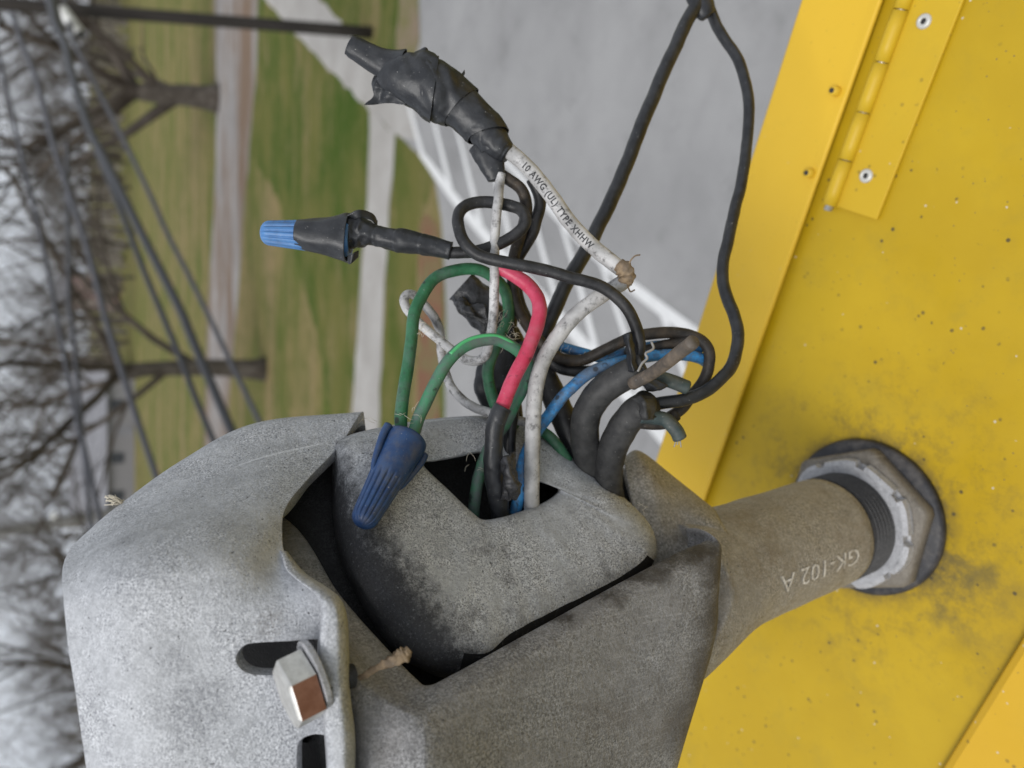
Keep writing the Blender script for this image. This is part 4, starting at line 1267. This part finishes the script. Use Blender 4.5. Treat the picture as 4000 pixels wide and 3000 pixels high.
# thin white wire
w10 = wire('wire', [(1955, 680, .2045), (1950, 717, .2040), (1949, 771, .2), (1940, 825, .1995), (1933, 898, .1995), (1930, 952, .1995), (1931, 1010, .200), (1932, 1060, .2005), (1932, 1095, .2015), (1929, 1203, .203), (1920, 1294, .2035), (1910, 1348, .204), (1896, 1386, .2045), (1868, 1408, .2050), (1825, 1408, .2055),
                    (1782, 1384, .2065), (1735, 1344, .207), (1674, 1294, .2075), (1627, 1250, .208), (1590, 1210, .2085), (1577, 1174, .209), (1592, 1151, .2095), (1624, 1160, .2105), (1660, 1196, .2115), (1696, 1239, .212), (1718, 1283, .2125), (1725, 1330, .2125), (1726, 1384, .2122), (1737, 1446, .2115), (1757, 1502, .211), (1791, 1550, .2105), (1844, 1588, .210), (1901, 1610, .2095), (1970, 1628, .2085), (2060, 1650, .208)],
           .00128, M_WHITE2, 'thin dirty white wire hanging straight down then looping left behind the green arches', n=280)

# blue wires
w11 = wire('wire', [(2005, 2080, .206), (2014, 2007, .203), (2026, 1940, .2015), (2034, 1880, .2015), (2044, 1810, .2020), (2064, 1745, .2030), (2103, 1675, .204), (2144, 1622, .2045), (2187, 1566, .2045), (2228, 1520, .2045), (2281, 1470, .2045), (2353, 1434, .205), (2425, 1411, .206), (2500, 1398, .208), (2560, 1390, .2085), (2624, 1386, .2090), (2690, 1390, .2105), (2735, 1398, .2125), (2758, 1410, .216)],
           .00160, M_BLUE, 'long blue wire with dusty patches arching from the block window to the right', n=170)
w12 = wire('wire', [(2150, 1330, .2170), (2190, 1352, .2170), (2240, 1370, .2165), (2300, 1385, .2160), (2360, 1398, .215), (2411, 1388, .214), (2480, 1368, .2135), (2560, 1352, .2135), (2624, 1350, .2140), (2690, 1356, .2140), (2745, 1368, .2140)],
           .00150, M_BLUE, 'shorter blue wire behind the long blue one and the curled brownish wire')
w12b = wire('wire', [(2060, 1640, .213), (2110, 1680, .2125), (2145, 1705, .212), (2180, 1745, .2125), (2220, 1800, .214)], .0015, M_GREEN, 'short bit of green wire lying on the rim behind the blue wire')
w13 = wire('wire', [(2030, 1480, .208), (2012, 1560, .2065), (2000, 1631, .2055), (1992, 1720, .2055), (1990, 1800, .2065), (1990, 1900, .211)], .0017, M_BLKS, 'straight charcoal wire between the tape sleeve and the white wire')
w14 = wire('wire', [(2440, 1392, .2118), (2520, 1372, .2118), (2600, 1348, .2112), (2660, 1338, .2108), (2705, 1330, .2095)], .0016, M_BLKB, 'dark wire running beside the blue wires under the curled brownish wire')

# grey cables
cab1 = wire('cable', [(2350, 1970, .226), (2312, 1870, .2185), (2291, 1775, .2125), (2285, 1695, .2090), (2298, 1612, .2060), (2350, 1530, .2030), (2430, 1472, .2000), (2490, 1445, .1985), (2520, 1432, .1980)], .0039, M_CABLE,
            'upper thick grey cable bending right with a stripped stub at its mouth', n=80, sides=24, cat='cable')
def stub(parent, pts, r, mat, label, n=24, name='stub'):
    c, rad = line(pts, n, r)
    V, Fc = sweep(c, rad, 14)
    o = mk(name, V, Fc, mat, parent)
    if label: o['label'] = label
    return o
stub(cab1, [(2470, 1500, .1925), (2540, 1462, .187), (2600, 1420, .179), (2660, 1372, .172), (2690, 1350, .169), (2706, 1336, .167)], .0016, M_COPPER, 'tan and grey stripped stub')
stub(cab1, [(2520, 1475, .2), (2580, 1478, .2005), (2630, 1492, .2015), (2684, 1514, .2025)], .0019, M_GRNEND, 'cut conductor with a greenish end')
P = ats([[(2432, 1310, .1965), (2452, 1300, .1945), (2472, 1298, .196)], [(2440, 1350, .196), (2456, 1345, .1935), (2478, 1340, .1950)], [(2448, 1400, .1955), (2464, 1400, .1930), (2482, 1390, .1945)], [(2456, 1450, .1950), (2474, 1455, .193), (2492, 1440, .1940)]])
V, Fc = grid_mesh(P, 12, 18, .0003, nz=.0006, nsc=600)
mk('tape_flap', V, Fc, M_TAPE, cab1)
P = ats([[(2498, 1500, .1955), (2520, 1490, .194), (2560, 1480, .195)], [(2520, 1520, .196), (2560, 1516, .1945), (2600, 1500, .196)], [(2540, 1530, .198), (2575, 1528, .197), (2612, 1510, .198)]])
V, Fc = grid_mesh(P, 12, 14, .0003, nz=.0008, nsc=600)
mk('tape_flap', V, Fc, M_TAPE, cab1)
stub(cab1, [(2545, 1336, .1965), (2552, 1362, .1955), (2522, 1380, .1945), (2528, 1400, .194), (2508, 1420, .1935), (2492, 1452, .193)], .00032, M_STRAND, None, name='bare_strand')
cab2 = wire('cable', [(2400, 2010, .224), (2382, 1915, .2170), (2377, 1835, .2125), (2394, 1753, .2085), (2430, 1674, .2050), (2482, 1612, .2015), (2515, 1588, .1995), (2528, 1578, .1985)], .0040, M_CABLE,
            'lower thick grey cable bending right with a ragged open end', n=80, sides=24, cat='cable')
stub(cab2, [(2500, 1625, .199), (2550, 1630, .1995), (2600, 1640, .2), (2640, 1680, .2005), (2656, 1712, .2010)], .0019, M_GRNEND, 'cut conductor with a greenish end bent down')
stub(cab2, [(2500, 1650, .2015), (2560, 1655, .2015), (2605, 1648, .202), (2640, 1620, .203)], .0017, M_BLKB, None)
for dx in (-8, 0, 9):
    stub(cab2, [(2650 + dx * .6, 1706, .2005), (2648 + dx, 1722, .2005), (2646 + dx * 1.6, 1738 + abs(dx), .2006)], .00016, M_STRAND, None, 8, 'bare_strand')
P = ats([[(2470, 1558, .195), (2505, 1540, .193), (2545, 1548, .195)], [(2490, 1580, .193), (2520, 1570, .191), (2560, 1570, .1945)], [(2505, 1640, .193), (2535, 1640, .1925), (2555, 1640, .196)]])
V, Fc = grid_mesh(P, 12, 14, .0003, nz=.0008, nsc=600)
mk('tape_flap', V, Fc, M_CABLE, cab2)
cab3 = wire('cable', [(2060, 1330, .2195), (2100, 1420, .2185), (2150, 1520, .2180), (2195, 1620, .2175), (2240, 1720, .2175), (2290, 1820, .2185), (2350, 1930, .220)], .0036, M_BLK,
            'thick black cable running behind the blue wire into the housing', n=70, sides=20, cat='cable')

# torn tape behind the wires
def torn(pts, rfn_amp, mat, label, flatk=.55, nseg=60):
    c, r = line(pts, nseg)
    fn = lambda i, u, th: 1 + rfn_amp * noise.noise(Vector((u * 7, math.cos(th) * 2.2, math.sin(th) * 2.2))) + (.22 * (1 - u / .18) * noise.noise(Vector((math.cos(th) * 5, math.sin(th) * 5, 3.3))) if u < .18 else 0)
    V, Fc = sweep(c, r, 30, cap0=False, cap1=False, rfn=fn, flat=lambda u: flatk)
    V2 = V + [v + (c[k // 30] - v) * .06 for k, v in enumerate(V)]
    b = len(V)
    n = nseg
    F2 = Fc + [(b + q[3], b + q[2], b + q[1], b + q[0]) for q in Fc]
    for j in range(30):
        F2.append((j, b + j, b + (j + 1) % 30, (j + 1) % 30))
        e = (n - 1) * 30
        F2.append((e + j, e + (j + 1) % 30, b + e + (j + 1) % 30, b + e + j))
    o = mk('tape_tube', V2, F2, mat)
    tag(o, label, 'tape')
    return o
t1 = torn([(1800, 1118, .2225, 62), (1835, 1150, .2230, 72), (1880, 1200, .2235, 74), (1930, 1255, .2240, 70), (1975, 1310, .2250, 60), (2020, 1380, .2255, 50)], .22, M_TAPE2, 'crumpled shiny black tape tube with a torn mouth behind the green arch')
t2 = torn([(1985, 1230, .2230, 34), (1975, 1320, .2225, 44), (1950, 1420, .2220, 66), (1935, 1490, .2220, 82), (1960, 1560, .2225, 76), (2000, 1650, .223, 50)], .18, M_TAPE, 'loose black tape bag hanging below the torn tube behind the green wires')
# tape tube mouth lip
P = ats([[(1762, 1172, .2205), (1800, 1166, .2190), (1842, 1178, .2190), (1890, 1190, .2195)], [(1775, 1195, .2190), (1812, 1188, .2170), (1850, 1200, .2170), (1896, 1212, .218)], [(1800, 1222, .2190), (1830, 1226, .2165), (1868, 1236, .2165), (1910, 1250, .218)]])
V, Fc = grid_mesh(P, 22, 14, .0003, nz=.0018, nsc=420)
mk('torn_lip', V, Fc, M_TAPE2, t1)

# big tape wrap at the upper middle
tw = [(1366, 176, .2030, 42), (1385, 186, .2030, 44), (1463, 232, .2032, 52), (1517, 258, .2035, 66), (1560, 282, .2035, 92), (1607, 306, .2035, 106), (1660, 330, .2035, 113), (1716, 362, .2035, 112), (1770, 398, .2038, 97), (1824, 440, .2040, 84), (1870, 485, .2042, 82), (1900, 520, .2042, 78), (1925, 560, .2043, 70), (1952, 606, .2045, 62)]
c, r = line(tw, 260)
def twf(i, u, th):
    k = 1 + .10 * noise.noise(Vector((u * 9, math.cos(th) * 1.6, math.sin(th) * 1.6))) + .05 * noise.noise(Vector((u * 24, math.cos(th) * 4, math.sin(th) * 4)))
    ph = (u - .16) * 5.6 + .10 * math.cos(th + .6)
    if u > .16: k += .15 * ((ph % 1.0) - .5) * -1
    return k
def layer(i0, i1, tilt0, tilt1, k0, k1, sd, wr):
    cc, rr = c[i0:i1], r[i0:i1]
    T, N, B = frames(cc)
    n = len(cc); m_ = 56
    V = []
    for ins in (1.0, .965):
        for i in range(n):
            u = i / (n - 1)
            fl = .62 + .26 * min(1, (i0 + i) / 130)
            for j in range(m_):
                th = 2 * math.pi * j / m_
                k = (k0 + (k1 - k0) * u) * ins
                k += wr * noise.noise(Vector((u * 2.2 + sd, math.cos(th - u * 1.5) * 2.4, math.sin(th - u * 1.5) * 2.4)))
                k += wr * .5 * noise.noise(Vector((u * 5 + sd, math.cos(th + u) * 6, math.sin(th + u) * 6)))
                sh = (tilt0 + (tilt1 - tilt0) * u) * math.sin(th + .3)
                V.append(cc[i] + T[i] * sh * rr[i] + (N[i] * math.cos(th) * fl + B[i] * math.sin(th)) * rr[i] * k)
    Fc = []
    b = n * m_
    for i in range(n - 1):
        for j in range(m_):
            q = (i * m_ + j, i * m_ + (j + 1) % m_, (i + 1) * m_ + (j + 1) % m_, (i + 1) * m_ + j)
            Fc.append(q); Fc.append(tuple(b + x for x in reversed(q)))
    for j in range(m_):
        e = (n - 1) * m_
        Fc.append((e + j, e + (j + 1) % m_, b + e + (j + 1) % m_, b + e + j))
        Fc.append((j, b + j, b + (j + 1) % m_, (j + 1) % m_))
    return V, Fc
tape1 = None
for i0_, i1_, t0_, t1_, k0_, k1_, sd_, wr_ in ((0, 82, 0, .2, .97, 1.0, 1.3, .05), (66, 134, -.35, .45, .98, 1.05, 4.1, .075), (112, 172, .3, -.15, .96, 1.045, 7.7, .075), (150, 226, -.1, -.35, .94, 1.05, 9.2, .05), (206, 258, -.3, -.55, .90, .98, 12.4, .05)):
    V, Fc = layer(i0_, i1_, t0_, t1_, k0_, k1_, sd_, wr_)
    if tape1 is None:
        tape1 = tag(mk('tape_wrap', V, Fc, M_TAPE), 'big black tape wrap binding the printed white wire, pinched flat at its far end', 'tape')
        o = tape1
    else:
        o = mk('tape_layer', V, Fc, M_TAPE, tape1)
    o.data.set_sharp_from_angle(angle=math.radians(50))
P = ats([[(1462, 296, .2050), (1500, 310, .2040), (1560, 340, .2035)], [(1448, 330, .2040), (1495, 345, .2025), (1565, 370, .2025)], [(1462, 370, .2045), (1500, 366, .2030), (1580, 392, .2025)], [(1428, 414, .2050), (1500, 404, .2040), (1590, 408, .2030)]])
V, Fc = grid_mesh(P, 24, 24, .0003, nz=.0014, nsc=330)
mk('tape_tail', V, Fc, M_TAPE, tape1)
for pts in ([[(1615, 232, .204), (1650, 214, .203), (1690, 232, .204)], [(1622, 205, .206), (1662, 186, .2055), (1688, 214, .206)]],
            [[(1740, 285, .202), (1790, 300, .200), (1812, 275, .203)], [(1752, 320, .2), (1790, 318, .1995), (1815, 292, .202)]],
            [[(1770, 300, .2045), (1820, 315, .203), (1844, 365, .205)], [(1765, 350, .201), (1808, 352, .2005), (1846, 380, .204)], [(1760, 400, .2), (1800, 390, .200), (1840, 400, .203)]]):
    V, Fc = grid_mesh(ats(pts), 14, 12, .0003, nz=.0008, nsc=400)
    mk('tape_fold', V, Fc, M_TAPE, tape1)
# inner tape collar on the white wire
c, r = line([(1900, 520, .2040, 60), (1935, 560, .2038, 58), (1968, 590, .2035, 48), (1985, 604, .2032, 36)], 30)
V, Fc = sweep(c, r, 30, rfn=lambda i, u, th: 1 + .06 * noise.noise(Vector((u * 6, math.cos(th) * 2, math.sin(th) * 2))))
mk('tape_collar', V, Fc, M_TAPE, tape1)
c, r = line([(1880, 560, .2055, 56), (1910, 610, .2052, 58), (1930, 670, .2050, 44), (1936, 705, .2050, 30)], 30)
V, Fc = sweep(c, r, 30, rfn=lambda i, u, th: 1 + .06 * noise.noise(Vector((u * 6, math.cos(th) * 2, math.sin(th) * 2))), flat=lambda u: .6)
mk('tape_collar', V, Fc, M_TAPE, tape1)

# wire connectors
def connector(p0, p1, r0, r1, mat, name, label, ribs=16, rib_from=.45, wing=True, wing_dir=None, parent=None):
    n = 60
    ax = (p1 - p0)
    c = [p0 + ax * (i / (n - 1)) for i in range(n)]
    rad = []
    for i in range(n):
        u = i / (n - 1)
        k = r0 + (r1 - r0) * min(1, u / .92)
        if u > .90: k *= math.sqrt(max(0.02, 1 - ((u - .90) / .103) ** 2))
        if u < .05: k *= .95 + u
        rad.append(k)
    def fn(i, u, th):
        s = min(1, max(0, (u - rib_from) / .06)) * (1 if u < .9 else max(0.2, 1 - (u - .9) * 6))
        g = abs(math.sin(th * ribs / 2))
        return 1 - .17 * s * (1 - min(1, g * 1.9)) 
    V, Fc = sweep(c, rad, ribs * 8, rfn=fn)
    T, N, B = frames(c)
    o = mk(name, V, Fc, mat, parent)
    # open mouth
    c2 = [p0 - ax * .002, p0 + ax * .004]
    V, Fc = sweep(c2, [r0 * .80] * 2, 24)
    mk('mouth', V, Fc, DARK, o)
    if wing:
        for s in (1, -1):
            wd = (wing_dir - ax.normalized() * wing_dir.dot(ax.normalized())).normalized() * s
            q = [p0 + ax * u_ + wd * (r0 + (r1 - r0) * u_ + e) for u_, e in ((.01, .0006), (.12, .0009), (.28, .0006), (.42, .0001), (.5, -.0006))]
            S = catmull([tuple(x) for x in q], 24)
            V, Fc = sweep([Vector(x) for x in S], [.0011 * (1 - .5 * i / 23) for i in range(24)], 10)
            mk('wing', V, Fc, mat, o)
    if label: tag(o, label, 'wire connector', 'blue twist-on wire connectors')
    return o
connector(at(1590, 1716, .1862), at(1408, 2056, .1700), .0053, .0031, M_NUT, 'wire_connector', 'blue ribbed wire connector resting on the block, joining the two green wires', wing_dir=camv(-.75, -.45, -.5))
con2 = connector(at(1370, 930, .2005), at(1018, 908, .2000), .0050, .0032, M_NUTL, 'wire_connector', 'light blue ribbed wire connector half covered by a black tape cone', ribs=14, rib_from=.1, wing=False)
# tape cone over it
c, r = line([(1162, 914, .2, 57), (1200, 917, .2, 62), (1270, 922, .2, 74), (1330, 927, .2002, 90), (1362, 930, .2003, 97)], 60)
V, Fc = sweep(c, r, 48, cap0=False, cap1=False, rfn=lambda i, u, th: 1.0 + .07 * noise.noise(Vector((u * 3, math.cos(th) * 1.8, math.sin(th) * 1.8))) + .06 * u * math.sin(th * 2))
b = len(V)
V = V + [v + (c[k // 48] - v) * .06 for k, v in enumerate(V)]
F2 = Fc + [(b + q[3], b + q[2], b + q[1], b + q[0]) for q in Fc]
for j in range(48):
    F2.append((j, b + j, b + (j + 1) % 48, (j + 1) % 48))
    e = 59 * 48
    F2.append((e + j, e + (j + 1) % 48, b + e + (j + 1) % 48, b + e + j))
tape2 = mk('tape_cone', V, F2, M_TAPE)
tag(tape2, 'black tape cone with an open flared mouth over the light blue connector', 'tape')
c, r = line([(1330, 915, .2012, 60), (1380, 905, .201, 66), (1420, 908, .2005, 58), (1450, 915, .2, 44), (1490, 926, .2, 40), (1533, 936, .2, 44), (1580, 942, .2, 47), (1640, 952, .2, 42), (1700, 965, .2002, 38), (1762, 980, .2003, 36)], 120)
def t2f(i, u, th):
    k = 1 + (.16 if u < .35 else .07) * noise.noise(Vector((u * 14, math.cos(th) * 2, math.sin(th) * 2)))
    if u > .3: k += .05 * (((u * 5 + .12 * math.cos(th)) % 1) - .5) * -1
    return k
V, Fc = sweep(c, r, 40, rfn=t2f)
tag(mk('tape_sleeve', V, Fc, M_TAPE), 'black tape sleeve between the tape cone and the looped black wire', 'tape')
P = ats([[(1352, 850, .1965), (1400, 820, .1960), (1450, 830, .1985), (1478, 862, .201)], [(1372, 862, .198), (1405, 850, .1970), (1450, 860, .1985), (1476, 880, .2)]])
V, Fc = grid_mesh(P, 20, 8, .0003, nz=.0006, nsc=400)
mk('tape_fold', V, Fc, M_TAPE, tape2)
P = ats([[(1356, 1000, .1965), (1380, 990, .1955), (1402, 980, .197)], [(1358, 1030, .1975), (1372, 1030, .1965), (1400, 1005, .198)]])
V, Fc = grid_mesh(P, 12, 10, .0003)
mk('tape_fold', V, Fc, M_TAPE, tape2)

# print on the thick white wire
pts = [(1971, 576, .204), (2062, 654, .203), (2152, 764, .2025), (2224, 866, .202), (2315, 962, .201), (2405, 1035, .200)]
c, r = line(pts, 200, .00205)
T, N, B = frames(c)
S = [0.0]
for i in range(1, 200): S.append(S[-1] + (c[i] - c[i - 1]).length)
def onwire(s, v):
    i = 0
    while i < 198 and S[i + 1] < s: i += 1
    t = (s - S[i]) / max(1e-9, S[i + 1] - S[i])
    p = c[i].lerp(c[i + 1], t)
    tt = (T[i].lerp(T[i + 1], t)).normalized()
    vw = (CAM - p).normalized()
    nn = (vw - tt * vw.dot(tt)).normalized()
    bn = tt.cross(nn)
    if bn.dot(AY) < 0: bn = -bn
    a = v / .00205
    return p + (nn * math.cos(a) + bn * math.sin(a)) * .00213
V, Fc = text_mesh('10 AWG (UL) TYPE XHHW', 1.0, .022, 1.12)
xm = max(v.x for v in V)
# start at (2062,660), end at (2300,960)
s0 = min(range(200), key=lambda i: (c[i] - at(2050, 645, .2032)).length)
s1 = min(range(200), key=lambda i: (c[i] - at(2318, 965, .201)).length)
size = (S[s1] - S[s0]) / xm
V = [onwire(S[s0] + v.x * size, (v.y - .36) * size * 1.15 - .00015) for v in V]
mk('lettering', V, Fc, M_PRINT, w1, smooth=False)

# knot of fibre on the bend of the printed wire
c, r = line([(2416, 1036, .1990, 26), (2438, 1052, .1985, 33), (2449, 1078, .1990, 32), (2440, 1106, .1995, 27)], 30)
V, Fc = sweep(c, r, 18, rfn=lambda i, u, th: 1 + .35 * noise.noise(Vector((u * 9, math.cos(th) * 2.5, math.sin(th) * 2.5))))
kn = mk('fibre_knot', V, Fc, M_TAN, w1)
for q in ([(2448, 1050, .1975), (2462, 1020, .197), (2480, 1000, .197), (2500, 996, .1975)], [(2450, 1110, .199), (2462, 1138, .199), (2480, 1132, .199)]):
    cc, rr_ = line(q, 14, .00022)
    V, Fc = sweep(cc, rr_, 6)
    mk('fibre', V, Fc, M_TAN, kn)
# tan scrap stuck on the housing rim
c, r = line([(1402, 2650, .1500, 8), (1440, 2630, .1492, 12), (1490, 2600, .1490, 14), (1540, 2578, .1492, 22), (1580, 2556, .1500, 26), (1600, 2536, .1505, 14)], 60)
V, Fc = sweep(c, r, 18, rfn=lambda i, u, th: 1 + .8 * noise.noise(Vector((u * 14, math.cos(th) * 3, math.sin(th) * 3))), flat=lambda u: .4)
tag(mk('scrap', V, Fc, M_TAN), 'small tan scrap of debris stuck on the housing rim beside the bolt', 'debris')
# pale tuft on the crest of the hood
tuft = None
rt = random.Random(4)
mb = MB()
for i in range(26):
    x0, y0 = 470 + rt.uniform(-30, 20), 1962 + rt.uniform(-14, 14)
    x1_, y1_ = 425 + rt.uniform(-18, 26), 1958 + rt.uniform(-26, 18)
    q = [(x0, y0, .180), ((x0 + x1_) / 2 + rt.uniform(-9, 9), (y0 + y1_) / 2 + rt.uniform(-12, 8), .1785), (x1_, y1_, .179 + rt.uniform(-.001, .001))]
    cc, rr_ = line(q, 7, .00008)
    V, Fc = sweep(cc, rr_, 5)
    mb.add(V, Fc)
tag(mb.build('fluff', M_FLUFF), 'tiny pale tuft of fluff on the crest of the hood', 'fluff')
# dusty hairs caught among the wires
mb = MB()
for i in range(70):
    px, py, d = rt.choice([(1985, 1240, .208), (2230, 1365, .214), (1610, 1640, .1865), (1870, 1800, .198), (2000, 1300, .209), (1640, 1300, .195), (2480, 1990, .212), (1400, 1640, .202)])
    px += rt.uniform(-40, 40); py += rt.uniform(-40, 40)
    a = rt.uniform(0, 6.28); ln = rt.uniform(15, 45)
    q = [(px, py, d), (px + math.cos(a) * ln * .5 + rt.uniform(-8, 8), py + math.sin(a) * ln * .5 + rt.uniform(-8, 8), d - .0012), (px + math.cos(a) * ln, py + math.sin(a) * ln, d - .0004)]
    cc, rr_ = line(q, 7, .00005)
    V, Fc = sweep(cc, rr_, 4)
    mb.add(V, Fc)
tag(mb.build('dust_fibres', M_FLUFF), 'fine dusty fibres caught among the wires', kind='stuff')
